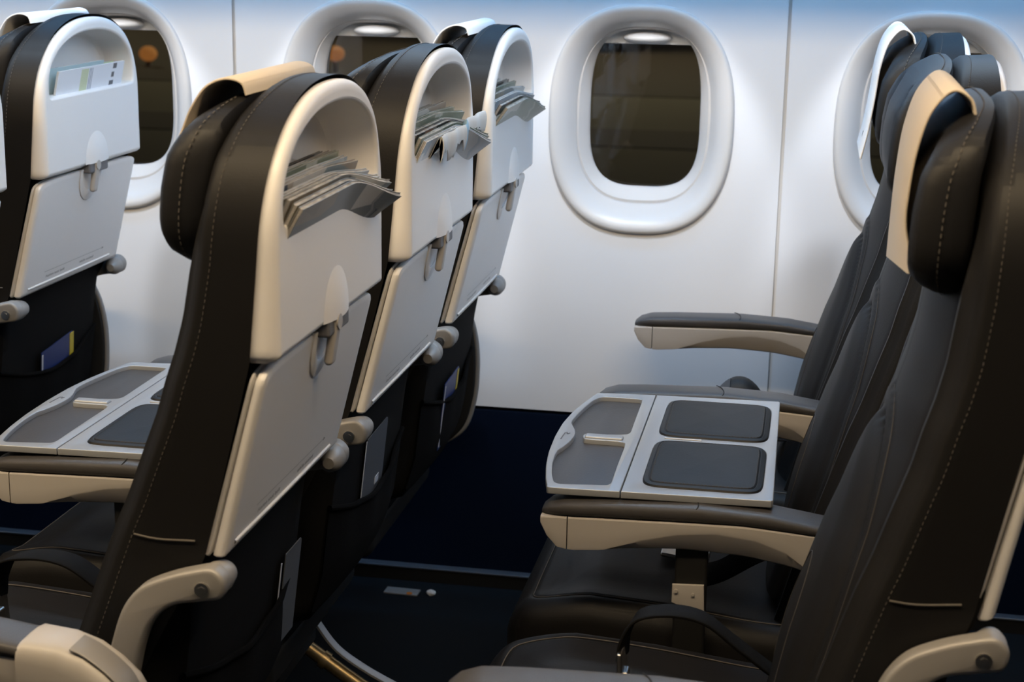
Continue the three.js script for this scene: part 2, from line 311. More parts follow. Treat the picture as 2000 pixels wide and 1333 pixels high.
// ------------------------------------------------------------------ outside: the apron at night
{
  const apron = new THREE.Group(); apron.name = 'apron'; apron.userData.kind = 'structure'; scene.add(apron);
  const m1 = S([0.085, 0.078, 0.055], 0.9), m2 = S([0.030, 0.022, 0.017], 0.9), GY = -2.6;
  mesh('ground', [rbox(240, 0.2, 160, 0.01, [0, GY - 0.1, -82])], m1, apron);
  for (const [z0, z1] of [[-30.6, -27.7], [-160, -37.8]]) mesh('asphalt_strip', [rbox(240, 0.02, z1 - z0, 0.005, [0, GY + 0.01, (z0 + z1) / 2])], m2, apron);
  const mast = (x, z, h, i) => {
    const t = thing('light_mast', ['nearest floodlight mast standing out on the dark apron', 'floodlight mast farthest right out on the dark apron', 'floodlight mast farthest left out on the dark apron'][i], 'floodlight', [x, GY, z]);
    mesh('mast_pole', [cyl(0.09, 0.14, h, [0, h / 2, 0], null, 12)], M.grey, t);
    mesh('mast_lamp', [rbox(0.8, 0.3, 0.5, 0.04, [0, h + 0.1, 0.1])], new THREE.MeshStandardMaterial({ color: lin(0.3, 0.3, 0.3), emissive: lin(1, 0.85, 0.45), emissiveIntensity: 3 }), t);
    const L = new THREE.SpotLight(lin(1, 0.86, 0.5), 420, 0, 1.2, 0.9, 2); L.position.set(0, h - 0.15, 0.1); L.target.position.set(0, 0, 4); t.add(L, L.target); L.castShadow = true; L.name = 'lamp';
  };
  for (const [i, x, y] of [[0, -19.36, -2.23], [1, -13.73, -2.07]]) {
    const t = thing('ground_lamp', i ? 'low orange lamp glowing outside, seen through the middle partly hidden window' : 'low orange lamp glowing outside, seen through the window at the far left', 'lamp', [x, GY, -42]);
    mesh('lamp_post', [cyl(0.06, 0.09, y - GY - 0.1, [0, (y - GY) / 2 - 0.05, 0], null, 12)], M.grey, t);
    mesh('lamp_globe', [ell(0.26, 0.22, 0.26, [0, y - GY, 0], 20)], new THREE.MeshStandardMaterial({ color: lin(0.3, 0.2, 0.1), emissive: lin(1, 0.36, 0.08), emissiveIntensity: 0.16 }), t);
    const L = new THREE.PointLight(lin(1, 0.45, 0.12), 0.25, 0, 2); L.position.set(0, y - GY, 0); L.name = 'lamp'; t.add(L);
  }
  mast(-9, -52, 15, 0); mast(14, -58, 15, 1); mast(-34, -60, 15, 2);
}

// ------------------------------------------------------------------ aircraft seats
const ROW = 0.7357, ZC = [1.262, 0.752, 0.242];           // row pitch; centre lines of aisle, middle and window seat
const xs = table([[0.30, -0.31], [0.45, -0.265], [0.55, -0.232], [0.60, -0.212], [0.669, -0.186], [0.708, -0.171], [0.742, -0.156], [0.792, -0.137], [0.83, -0.122], [0.863, -0.112], [0.891, -0.102], [0.926, -0.092], [0.981, -0.082], [1.034, -0.076], [1.079, -0.071], [1.117, -0.062], [1.15, -0.05]]);
const xe = table([[0.30, -0.235], [0.45, -0.195], [0.55, -0.168], [0.62, -0.132], [0.689, -0.092], [0.89, -0.041], [0.974, -0.033], [1.02, -0.029], [1.07, -0.024], [1.10, -0.021], [1.15, -0.018]]);
// arch outline in z-y: flat bottom with small corner radii, straight sides, arched top
function archOutline(hw, yb, top, shoulder, rb, n = 30, ex = 2.4) {
  const pts = [];                                          // counter-clockwise seen from +x with z to the left: start bottom right (+z)
  const arc = []; n = 160; for (let i = 0; i <= n; i++) { const t = i / n * Math.PI / 2, c = Math.cos(t), s = Math.sin(t); arc.push([hw * c ** (2 / ex), shoulder + (top - shoulder) * s ** (2 / ex)]); }
  const corner = []; for (let i = 0; i <= 6; i++) { const t = -Math.PI / 2 + i / 6 * Math.PI / 2; corner.push([hw - rb + rb * Math.cos(t), yb + rb + rb * Math.sin(t)]); }
  const right = [...corner]; const y0 = yb + rb; for (let i = 1; i < 14; i++) right.push([hw, lerp(y0, shoulder, i / 14)]); right.push(...arc);
  const bottom = []; for (let i = 1; i < 8; i++) bottom.push([lerp(-(hw - rb), hw - rb, i / 8), yb]);
  const left = right.slice(0, -1).reverse().map(([z, y]) => [-z, y]);
  const all = [...right, ...left, ...bottom], N = 168, cum = [0]; for (let i = 0; i < all.length; i++) { const a = all[i], b = all[(i + 1) % all.length]; cum.push(cum[i] + Math.hypot(b[0] - a[0], b[1] - a[1])); }
  const outp = []; for (let k = 0, i = 0; k < N; k++) { const d = k / N * cum[all.length]; while (cum[i + 1] < d) i++; const a = all[i], b = all[(i + 1) % all.length], t = (d - cum[i]) / (cum[i + 1] - cum[i] || 1); outp.push([lerp(a[0], b[0], t), lerp(a[1], b[1], t)]); }
  return outp;
}
function insetOutline(o, d) {                               // move every point inward along its normal
  const n = o.length; return o.map((p, i) => { const a = o[(i + n - 1) % n], b = o[(i + 1) % n]; let tx = b[0] - a[0], ty = b[1] - a[1]; const l = Math.hypot(tx, ty) || 1; return [p[0] - ty / l * d, p[1] + tx / l * d]; });
}
const bodyOut = archOutline(0.1945, 0.36, 1.1475, 1.00, 0.03, 34, 2.35);
const archHW = (y, y0, H, W) => y <= y0 ? W : W * Math.sqrt(Math.max(0, 1 - ((y - y0) / H) ** 2));
function frontDisp(z, y) {                                   // forward bulge of the backrest face
  const a = Math.abs(z), g = (c, w) => Math.exp(-(((a - c) / w) ** 2)), up = 1 - sst(0.97, 1.06, y), low = sst(0.50, 0.62, y);
  const panel = 0.026 * Math.max(0, 1 - (a / 0.145) ** 2) * up * (0.5 + 0.5 * low);
  const bol = (0.009 * sst(0.195, 0.170, a) * sst(0.136, 0.160, a) - 0.006 * g(0.143, 0.009)) * up;
  const hw = archHW(y, 0.60, 0.236, 0.118), hw2 = archHW(y, 0.60, 0.262, 0.132);
  const dome = 0.009 * sst(-0.004, 0.050, hw - a) * up, rim = 0.0035 * sst(-0.004, 0.012, hw2 - a) * up - 0.004 * Math.exp(-(((a - hw) / 0.006) ** 2)) * (hw > 0 ? up : 0);
  return panel + bol + dome + rim;
}
const mapX = (o, fx) => o.map(([z, y]) => [fx(z, y), y, z]);
function backrestGeo() {
  const rings = [];
  rings.push(mapX(insetOutline(bodyOut, 0.03), (z, y) => xs(y) - 0.004));
  rings.push(mapX(insetOutline(bodyOut, 0.006), (z, y) => xs(y) + 0.002));
  rings.push(mapX(bodyOut, (z, y) => xe(y) + 0.002));
  rings.push(mapX(bodyOut, (z, y) => lerp(xs(y), xe(y), 0.6)), mapX(bodyOut, (z, y) => lerp(xs(y), xe(y), 0.2)), mapX(bodyOut, (z, y) => xs(y)));
  rings[2] = rings[2].slice();
  for (const [d, f] of [[0.003, 0.004], [0.010, 0.009], [0.020, 0.012]]) rings.push(mapX(insetOutline(bodyOut, d), (z, y) => xs(y) - f - frontDisp(z, y) * 0.6));
  const base = insetOutline(bodyOut, 0.024);
  rings.push(base.map(([z, y]) => [xs(y) - 0.013 - frontDisp(z, y), y, z]));
  const ys = base.map(p => p[1]), y0 = Math.min(...ys), y1 = Math.max(...ys), grid = [];
  const halfW = y => { let w = 0; for (let i = 0; i < base.length; i++) { const a = base[i], b = base[(i + 1) % base.length]; if ((a[1] - y) * (b[1] - y) <= 0 && a[1] !== b[1]) w = Math.max(w, Math.abs(lerp(a[0], b[0], (y - a[1]) / (b[1] - a[1])))); } return w; };
  for (let i = 0; i <= 130; i++) { const y = lerp(y0 + 0.0004, y1 - 0.0004, i / 130), w = halfW(y), row = []; for (let j = 0; j <= 70; j++) { const z = lerp(-w, w, j / 70); row.push([xs(y) - 0.013 - frontDisp(z, y), y, z]); } grid.push(row); }
  const faceGrid = loft(grid, { closed: false, face: [-1, 0, 0], crease: 1.2 });
  const back = loft([rings[0].map(() => rings[0].reduce((s, p) => [s[0] + p[0] / rings[0].length, s[1] + p[1] / rings[0].length, 0], [0, 0, 0])), rings[0]], { crease: 1 });
  return merge([back, faceGrid, loft(rings, { crease: 0.9 })]);
}
// the seam around the side of the backrest, and the two stitched arches on its face
function stitchGeo() {
  const out = [];
  const side = bodyOut.filter(([z, y]) => y > 0.55);
  const line = mapX(side.sort((a, b) => Math.atan2(a[1] - 0.6, a[0]) - Math.atan2(b[1] - 0.6, b[0])), (z, y) => xs(y) + 0.006).map(([x, y, z]) => [x, y + (y > 1.1 ? 0.0004 : 0), z * 1.0012]);
  const c = new THREE.CatmullRomCurve3(line.map(V)), L = c.getLength(), n = Math.floor(L / 0.006);
  for (let i = 0; i < n; i++) { const a = c.getPointAt(i / n), b = c.getPointAt(Math.min(1, (i + 0.55) / n)); out.push(tube([[a.x, a.y, a.z], [b.x, b.y, b.z]], 0.0004, 1, 5)); }
  for (const d of [1, -1]) out.push(tube([[xs(0.708) + 0.008, 0.709, d * 0.1952], [xs(0.708) + 0.03, 0.706, d * 0.1953], [xe(0.708) - 0.012, 0.707, d * 0.1953]], 0.0011, 8, 6));
  return merge(out);
}
function archStitch() {
  const out = [], on = (z, y) => [xs(y) - 0.0132 - frontDisp(z, y), y, z];
  const p = []; for (let i = 0; i <= 48; i++) { const a = Math.PI * (1 - i / 48); p.push(on(0.132 * Math.cos(a), 0.60 + 0.262 * Math.sin(a))); }
  out.push(tube(p, 0.0007, 90, 5));
  const q = []; for (let i = 0; i <= 32; i++) { const a = Math.PI * (1 - i / 32); q.push(on(0.052 * Math.cos(a), 0.54 + 0.14 * Math.sin(a))); }
  out.push(tube(q, 0.0007, 60, 5));
  return merge(out);
}
// headrest: pad with two forward wings
const headOut = (() => { const o = sup(0, 0, 0.165, 0.090, 3.4, 64); return o.map(([z, y]) => [z, y + 1.049]); })();
const wing = z => -0.008 * sst(0.085, 0.165, Math.abs(z)) ;
const headTaper = table([[0.957, 0.5], [0.967, 0.74], [0.985, 0.93], [1.0, 0.98], [1.02, 1], [1.05, 1], [1.08, 0.95], [1.11, 0.82], [1.13, 0.62], [1.142, 0.45]]);
function headrestGeo() {
  const xb = y => xs(y) - 0.006, rings = [];
  const R = (d, f) => mapX(insetOutline(headOut, d), (z, y) => xb(y) + (wing(z) * (f > 0.02 ? 1 : 0.55) - f) * headTaper(y));
  rings.push(R(0.03, 0.002), R(0.008, 0.002), R(0.001, 0.009), R(0, 0.021), R(0.0015, 0.034), R(0.007, 0.046), R(0.016, 0.053));
  const b = insetOutline(headOut, 0.016);
  for (let k = 1; k <= 10; k++) { const t = k / 10; rings.push(b.map(([z, y]) => { const Z = z * (1 - t), Y = lerp(y, 1.049, t * 0.999); return [xb(Y) + headTaper(Y) * (wing(Z) - 0.053 - 0.010 * Math.sin(t * Math.PI / 2) * sst(0.16, 0.05, Math.abs(Z))) + 0.006 * Math.exp(-(((Math.abs(Z) - 0.105) / 0.008) ** 2)), Y, Z]; })); }
  return loft(rings, { cap0: true, crease: 0.9 });
}
function headStitch() {
  const o = insetOutline(headOut, -0.0006), p = o.map(([z, y]) => [xs(y) - 0.006 + headTaper(y) * (wing(z) * 0.8 - 0.0275), y, z]);
  const c = new THREE.CatmullRomCurve3(p.map(V), true), L = c.getLength(), n = Math.floor(L / 0.007), out = [];
  for (let i = 0; i < n; i++) { const a = c.getPointAt(i / n), b = c.getPointAt((i + 0.55) / n); out.push(tube([[a.x, a.y, a.z], [b.x, b.y, b.z]], 0.0006, 1, 5)); }
  return merge(out);
}
// white rear shell with the magazine recess
const XF = -0.014;                                           // plane of the shell's rear face
const shellOut = archOutline(0.192, 0.889, 1.143, 1.00, 0.008, 30, 2.3);
const holeOut = (() => { const hw = 0.166, yb = 1.020; return archOutline(hw, yb, 1.121, 1.035, 0.006, 26, 2.2); })();
function faceX(z, y) { return XF + 0.003 + 0.004 * sst(1.04, 1.14, y); }
function shellGeo() {
  const rings = [], parts = [];
  const latch = Math.PI;
  rings.push(mapX(insetOutline(shellOut, 0.006), (z, y) => xe(y) - 0.004), mapX(shellOut, (z, y) => xe(y)));
  rings.push(mapX(shellOut, (z, y) => lerp(xe(y), faceX(z, y), 0.35)));
  for (const a of [0.2, 0.45, 0.7, 0.9, 1.0]) { const d = 0.011 * (1 - Math.cos(a * Math.PI / 2)), f = Math.sin(a * Math.PI / 2); rings.push(mapX(insetOutline(shellOut, d), (z, y) => { const x0 = lerp(xe(y), faceX(z, y), 0.35); return lerp(x0, faceX(z, y), f); })); }
  const inner = insetOutline(shellOut, 0.011);
  // stitch the face between the rounded edge and the recess opening: columns of quads by earcut
  const s = new THREE.Shape(inner.map(p => new THREE.Vector2(p[0], p[1]))); const hole = insetOutline(holeOut, -0.004);
  s.holes.push(new THREE.Path(hole.map(p => new THREE.Vector2(p[0], p[1]))));
  const sg = new THREE.ShapeGeometry(s), pp = sg.attributes.position, pos = []; for (let i = 0; i < pp.count; i++) pos.push(faceX(pp.getX(i), pp.getY(i)), pp.getY(i), pp.getX(i));
  const idx = []; for (let i = 0; i < sg.index.count; i += 3) idx.push(sg.index.array[i], sg.index.array[i + 2], sg.index.array[i + 1]);
  parts.push(geo(pos, idx, 0.6));
  const rr = [mapX(hole, (z, y) => faceX(z, y))];
  for (const [d, f] of [[-0.0022, 0.0006], [-0.0008, 0.002], [0, 0.0045], [0.001, 0.02], [0.004, 0.049], [0.005, 0.0525]]) rr.push(mapX(insetOutline(holeOut, d), (z, y) => faceX(z, y) - f));
  rr.push(mapX(insetOutline(holeOut, 0.009), (z, y) => XF - 0.0525), mapX(insetOutline(holeOut, 0.012), (z, y) => XF - 0.053));
  parts.push(loft(rr, { cap1: true, crease: 0.6, face: [1, 0, 0] }));
  parts.push(loft(rings, { crease: 0.9 }));
  return merge(parts);
}
// folded tray table
const trayX = y => lerp(-0.0705, -0.0215, (y - 0.688) / 0.198);
const trayTh = y => lerp(0.023, 0.017, (y - 0.688) / 0.198);
const trayOut = archOutline(0.191, 0.688, 0.886, 0.86, 0.006, 12, 6);
function trayGeo(f0, f1, d0) {                               // a slice of the slab's thickness, with rounded edges
  const r = [], X = f => (z, y) => trayX(y) - trayTh(y) * f;
  r.push(mapX(insetOutline(trayOut, d0 + 0.004), X(f1)), mapX(insetOutline(trayOut, d0 + 0.001), X(f1 - 0.04)), mapX(insetOutline(trayOut, d0), X(lerp(f1, f0, 0.25))), mapX(insetOutline(trayOut, d0), X(lerp(f1, f0, 0.6))), mapX(insetOutline(trayOut, d0 + 0.0015), X(f0 + 0.10)), mapX(insetOutline(trayOut, d0 + 0.006), X(f0)));
  return loft(r, { cap0: true, cap1: true, crease: 0.7 });
}
const textTex = (() => {
  const c = document.createElement('canvas'); c.width = 1024; c.height = 128; const x = c.getContext('2d');
  x.fillStyle = 'rgb(228,226,224)'; x.fillRect(0, 0, 1024, 128); x.fillStyle = 'rgb(105,102,100)'; x.strokeStyle = 'rgb(120,117,115)';
  x.lineWidth = 5; x.setLineDash([14, 5]); x.beginPath(); x.moveTo(10, 22); x.lineTo(985, 22); x.stroke(); x.setLineDash([]);
  x.beginPath(); x.moveTo(985, 8); x.lineTo(1014, 22); x.lineTo(985, 36); x.closePath(); x.fill();
  x.font = 'bold 40px sans-serif'; x.fillText('Fasten seat belt', 40, 95); x.fillText('while seated', 600, 95);
  const t = new THREE.CanvasTexture(c); t.colorSpace = THREE.SRGBColorSpace; t.magFilter = THREE.LinearFilter; return t;
})();
const textMat = new THREE.MeshStandardMaterial({ map: textTex, roughness: 0.4 });
function placardGeo() {
  const g = new THREE.PlaneGeometry(0.24, 0.020, 8, 1), p = g.attributes.position;
  for (let i = 0; i < p.count; i++) { const z = -p.getX(i), y = 0.714 + p.getY(i); p.setXYZ(i, trayX(y) + 0.0004, y, z); }
  g.computeVertexNormals(); const h = g.toNonIndexed(); return h;
}
function latchParts(seat, T) {
  const zc = 0, x0 = 0.0;
  // scooped dome above the latch, dark slot, lever, crescent on the tray
  const dome = []; for (let k = 0; k <= 8; k++) { const t = k / 8 * Math.PI / 2, r = Math.cos(t), ring = []; for (let j = 0; j <= 24; j++) { const a = j / 24 * Math.PI; const z = 0.047 * r * Math.cos(a), y = 0.896 + 0.055 * r * Math.sin(a); ring.push([faceX(z, y) + 0.0075 * Math.sin(t) ** 2 - 0.0004, y, z]); } dome.push(ring); }
  mesh('latch_cover', T([loft(dome, { closed: false, crease: 1.2, face: [1, 0, 0] })]), M.white, seat);
  const slot = mesh('latch_slot', T([rbox(0.018, 0.020, 0.074, 0.004, [-0.0168, 0.889, 0])]), M.mark, seat);
  mesh('latch_lever', T([rbox(0.010, 0.056, 0.018, 0.0048, [-0.0125, 0.872, 0.010], [0, 0, -0.16]), cyl(0.0085, 0.0085, 0.009, [-0.0085, 0.892, 0.010], [0, 0, Math.PI / 2], 16)]), M.arm, seat);
  const cres = []; for (let k = 0; k <= 10; k++) { const a = Math.PI + k / 10 * Math.PI; cres.push([0.045 * Math.cos(a), 0.885 + 0.056 * Math.sin(a)]); } for (let k = 10; k >= 0; k--) { const a = Math.PI + k / 10 * Math.PI; cres.push([0.034 * Math.cos(a), 0.885 + 0.040 * Math.sin(a)]); }
  const g = new THREE.ExtrudeGeometry(new THREE.Shape(cres.map(p => new THREE.Vector2(p[0], p[1]))), { depth: 0.003, bevelEnabled: true, bevelThickness: 0.0015, bevelSize: 0.0015, bevelSegments: 2 });
  const p = g.attributes.position; for (let i = 0; i < p.count; i++) { const z = p.getX(i), y = p.getY(i), d = p.getZ(i); p.setXYZ(i, trayX(y) + d - 0.0025, y, -z); }
  mesh('latch_rim', T([clean(g, 0.6)]), M.white, seat);
}
// rear of the lower back and its literature pocket
const lowX = table([[0.36, -0.178], [0.40, -0.152], [0.46, -0.134], [0.55, -0.122], [0.62, -0.113], [0.675, -0.103], [0.72, -0.10]]);
const lowOut = archOutline(0.193, 0.365, 0.73, 0.70, 0.05, 10, 5);
function lowerBackGeo() {
  const r = [mapX(insetOutline(lowOut, 0.03), (z, y) => xe(y) - 0.02), mapX(insetOutline(lowOut, 0.002), (z, y) => xe(y) - 0.02), mapX(lowOut, (z, y) => lerp(xe(y), lowX(y), 0.0)), mapX(insetOutline(lowOut, 0.002), (z, y) => lerp(xe(y), lowX(y), 0.5)), mapX(insetOutline(lowOut, 0.010), (z, y) => lerp(xe(y), lowX(y), 0.85))];
  const b = insetOutline(lowOut, 0.014);
  for (let k = 0; k <= 8; k++) { const t = k / 8; r.push(b.map(([z, y]) => { const Z = z * (1 - t), Y = lerp(y, clamp(y, 0.43, 0.66), t); return [lowX(Y) + 0.006 * (1 - (Z / 0.2) ** 2), Y, Z]; })); }
  return loft(r, { cap0: true, crease: 0.9 });
}
function pocketGeo() {
  const NY = 14, NZ = 20, rings = [];
  const X = (z, y) => lowX(y) + 0.008 * (1 - (z / 0.2) ** 2) + 0.014 * Math.cos(z / 0.186 * Math.PI / 2) ** 0.7 * sst(0.375, 0.44, y) * (1 - 0.35 * sst(0.46, 0.56, y)) + 0.002 * Math.sin(z * 60) * sst(0.4, 0.55, y);
  for (let i = 0; i <= NY; i++) { const row = []; for (let j = 0; j <= NZ; j++) { const z = lerp(0.184, -0.184, j / NZ), top = 0.555 - 0.035 * Math.cos(z / 0.184 * Math.PI / 2), y = lerp(0.385 + 0.02 * Math.abs(z / 0.184) ** 4, top, i / NY); row.push([X(z, y), y, z]); } rings.push(row); }
  const inner = rings.map(r => r.map(([x, y, z]) => [x - 0.003, y, z])).reverse();
  const band = rings[NY].filter((_, i) => i % 2 === 0);
  return [loft([...rings, ...inner], { closed: false, crease: 0.9 }), tube(band.map(([x, y, z]) => [x, y, z]), 0.004, 40, 6)];
}
// cushion: rounded slab, outline in x-z
function cushionGeo() {
  const o = sup(-0.41, 0, 0.215, 0.222, 7, 96), rings = [];
  const top = (x, z) => 0.440 + 0.018 * sst(-0.62, -0.5, x) - 0.020 * sst(-0.5, -0.25, x) + 0.012 * sst(0.12, 0.20, Math.abs(z)) - 0.020 * sst(-0.585, -0.63, x);
  const R = (d, f, dy) => insetOutline(o, d).map(([x, z]) => [x, dy === undefined ? top(x, z) - f : dy, z]);
  rings.push(R(0.02, 0, 0.335), R(0.002, 0, 0.34), R(0, 0, 0.36), R(0, 0.030), R(0.003, 0.018), R(0.010, 0.008), R(0.022, 0.002), R(0.030, 0.0015), R(0.034, 0.003), R(0.038, 0.0005));
  const b = insetOutline(o, 0.042);
  for (let k = 0; k <= 9; k++) { const t = k / 9; rings.push(b.map(([x, z]) => { const X = lerp(x, clamp(x, -0.45, -0.37), t), Z = z * (1 - t); return [X, top(X, Z) + 0.010 * sst(0, 0.5, t), Z]; })); }
  return loft(rings, { cap0: true, crease: 0.9 });
}
function cushionStitch() {
  const o = insetOutline(sup(-0.41, 0, 0.215, 0.222, 7, 96), 0.034);
  const top = (x, z) => 0.440 + 0.018 * sst(-0.62, -0.5, x) - 0.020 * sst(-0.5, -0.25, x) + 0.012 * sst(0.12, 0.20, Math.abs(z)) - 0.020 * sst(-0.585, -0.63, x);
  return closedTube(o.map(([x, z]) => [x, top(x, z) - 0.0015, z]), 0.0009, 160, 5);
}
// grey bracket carrying the tray hinge
const armOutline = [[-0.074, 0.688], [-0.062, 0.676], [-0.066, 0.658], [-0.085, 0.653], [-0.118, 0.645], [-0.139, 0.625], [-0.150, 0.600], [-0.160, 0.560], [-0.175, 0.500], [-0.200, 0.500], [-0.192, 0.560], [-0.181, 0.605], [-0.168, 0.640], [-0.150, 0.662], [-0.125, 0.675], [-0.098, 0.684]];
function armGeo(s) {
  const z0 = s > 0 ? 0.197 : -0.219;
  return [plate(armOutline, 0.022, 0.005, z0, { round: true, div: 80 }), loft([0, 0.4, 0.8, 1].map((t, k) => { const r = [0.017, 0.0165, 0.013, 0.007][k], ring = []; for (let j = 0; j < 20; j++) { const a = j / 20 * 2 * Math.PI; ring.push([-0.079 + 0.004 * t + r * Math.cos(a), 0.670 + r * Math.sin(a), s * (0.205 - 0.034 * t)]); } return ring; }), { cap0: true, cap1: true })];
}
// armrest: leather pad on a plastic beam whose side has an arched crease
const padTop = table([[-0.565, 0.603], [-0.555, 0.612], [-0.535, 0.618], [-0.49, 0.621], [-0.37, 0.625], [-0.287, 0.621], [-0.20, 0.608]]);
const padBot = table([[-0.565, 0.598], [-0.40, 0.6025], [-0.317, 0.604], [-0.22, 0.598], [-0.19, 0.595]]);
const armBot = table([[-0.563, 0.590], [-0.555, 0.574], [-0.542, 0.560], [-0.525, 0.557], [-0.455, 0.563], [-0.39, 0.5645], [-0.316, 0.561], [-0.24, 0.552], [-0.19, 0.545]]);
const crease = table([[-0.50, 0.556], [-0.477, 0.565], [-0.44, 0.577], [-0.396, 0.588], [-0.35, 0.593], [-0.30, 0.588], [-0.262, 0.575], [-0.238, 0.558], [-0.19, 0.55]]);
function armrestPad() {
  const rings = []; for (let i = 0; i <= 40; i++) {
    const x = lerp(-0.563, -0.195, i / 40), t = padTop(x), b = padBot(x), h = t - b, w = 0.0285 * Math.min(1, 0.55 + 0.45 * Math.sqrt(clamp((x + 0.563) / 0.03, 0, 1))), r = [];
    for (let j = 0; j < 24; j++) { const a = j / 24 * 2 * Math.PI, c = Math.cos(a), s = Math.sin(a); r.push([x, b + h / 2 + h / 2 * Math.sign(s) * Math.abs(s) ** 0.62, w * Math.sign(c) * Math.abs(c) ** 0.55]); }
    rings.push(r);
  }
  return [loft(rings, { cap0: true, cap1: true, crease: 1.1 })];
}
function armrestBeam(x0, x1) {
  const rings = [], n = 44; for (let i = 0; i <= n; i++) {
    const x = lerp(x0, x1, i / n), t = padBot(x) + 0.001, b = armBot(x), c = Math.max(b + 0.0015, crease(x)), w = 0.0265, wb = w - clamp((c - b) * 0.55, 0, 0.016);
    rings.push([[x, t, w - 0.001], [x, t - 0.002, w], [x, lerp(t, c, 0.5), w + 0.0002], [x, c + 0.0012, w], [x, c - 0.0012, w - 0.0006], [x, b + 0.002, wb], [x, b, wb - 0.003], [x, b, -wb + 0.003], [x, b + 0.002, -wb], [x, c - 0.0012, -w + 0.0006], [x, c + 0.0012, -w], [x, lerp(t, c, 0.5), -w - 0.0002], [x, t - 0.002, -w], [x, t, -w + 0.001]]);
  }
  return loft(rings, { cap0: true, cap1: true, crease: 0.35 });
}
function armrest(parent, z, { aisle = false, bracket = false } = {}) {
  const a = mesh('armrest', cache('beam', () => [armrestBeam(-0.529, -0.195)]), M.arm, parent); a.position.z = z;
  mesh('end_cap', cache('cap', () => [armrestBeam(-0.563, -0.5305)]), M.arm, a);
  mesh('pad', cache('pad', armrestPad), M.pad, a);
  mesh('pad_seam', cache('padseam', () => [tube([[-0.385, padTop(-0.385) - 0.0005, -0.024], [-0.378, padTop(-0.378) + 0.0004, -0.012], [-0.373, padTop(-0.373) + 0.0005, 0.006], [-0.372, padTop(-0.372) - 0.001, 0.022], [-0.378, padTop(-0.378) - 0.008, 0.0278]], 0.0007, 20, 5)]), M.black, a);
  if (aisle) {
    mesh('rear_cap', cache('rearcap', () => {
      const rings = []; const prof = [[-0.230, 0.6150, 0.556], [-0.224, 0.6185, 0.548], [-0.19, 0.6155, 0.535], [-0.165, 0.6075, 0.520], [-0.145, 0.594, 0.51], [-0.128, 0.577, 0.505], [-0.120, 0.560, 0.51], [-0.118, 0.545, 0.525]];
      for (const [x, t, b] of prof) { const r = []; for (let j = 0; j < 28; j++) { const q = j / 28 * 2 * Math.PI, c = Math.cos(q), s = Math.sin(q); r.push([x, (t + b) / 2 + (t - b) / 2 * Math.sign(s) * Math.abs(s) ** 0.5, 0.0315 * Math.sign(c) * Math.abs(c) ** 0.42]); } rings.push(r); }
      return [loft(rings, { cap0: true, cap1: true, crease: 0.9 }).translate(-0.010, 0, 0)];
    }), M.arm, a);
    mesh('cap_hatch', cache('hatch', () => [strap([[-0.178, 0.6138, 0.006], [-0.165, 0.6085, 0.006], [-0.145, 0.595, 0.006], [-0.129, 0.579, 0.006], [-0.1205, 0.560, 0.006]], 0.034, 0.003, 20).translate(-0.010, 0, 0)]), M.grey, a);
  }
  if (bracket) {
    mesh('armrest_strut', cache('strut', () => [rbox(0.040, 0.20, 0.016, 0.004, [-0.378, 0.468, -0.006])]), M.black, a);
    mesh('strut_plate', cache('splate', () => [plate([[-0.400, 0.516], [-0.361, 0.518], [-0.359, 0.476], [-0.400, 0.492]], 0.004, 0.001, 0.003), cyl(0.0025, 0.0025, 0.003, [-0.395, 0.508, 0.008], [Math.PI / 2, 0, 0], 8), cyl(0.002, 0.002, 0.003, [-0.374, 0.505, 0.008], [Math.PI / 2, 0, 0], 8)]), M.arm, a);
  }
  return a;
}
const CG = {}; function cache(k, f) { if (!CG[k]) { const r = f(); CG[k] = Array.isArray(r) ? merge(r) : r; } return CG[k]; }
function belt(parent, kind) {
  const P = { aisle: [[[-0.20, 0.46, -0.10], [-0.265, 0.500, -0.07], [-0.31, 0.540, -0.05], [-0.35, 0.572, -0.04], [-0.39, 0.580, -0.03], [-0.418, 0.574, -0.02], [-0.430, 0.552, -0.015], [-0.432, 0.530, -0.012]], [-0.431, 0.512, -0.010]],
    middle: [[[-0.20, 0.47, -0.08], [-0.25, 0.51, 0.05], [-0.30, 0.515, 0.11], [-0.35, 0.49, 0.13], [-0.39, 0.470, 0.10], [-0.40, 0.465, 0.04]], [-0.40, 0.470, 0.02]],
    window: [[[-0.20, 0.47, 0.10], [-0.26, 0.50, 0.05], [-0.33, 0.49, 0.02], [-0.40, 0.468, -0.02], [-0.44, 0.466, -0.06]], [-0.45, 0.468, -0.07]] }[kind];
  const b = mesh('seat_belt', cache('belt' + kind, () => [strap(P[0], 0.046, 0.004, 50, t => kind === 'aisle' ? -0.15 : 0.3 * Math.sin(t * 3))]), M.webbing, parent);
  mesh('belt_buckle', cache('buck' + kind, () => [rbox(0.006, 0.066, 0.052, 0.0025, [P[1][0], P[1][1], P[1][2]], kind === 'aisle' ? [0, 0, 0.06] : [0, 0, 1.45]), rbox(0.008, 0.03, 0.020, 0.003, [P[1][0] + 0.004, P[1][1] - 0.01, P[1][2]], kind === 'aisle' ? [0, 0, 0.06] : [0, 0, 1.45])]), M.steel, b);
}
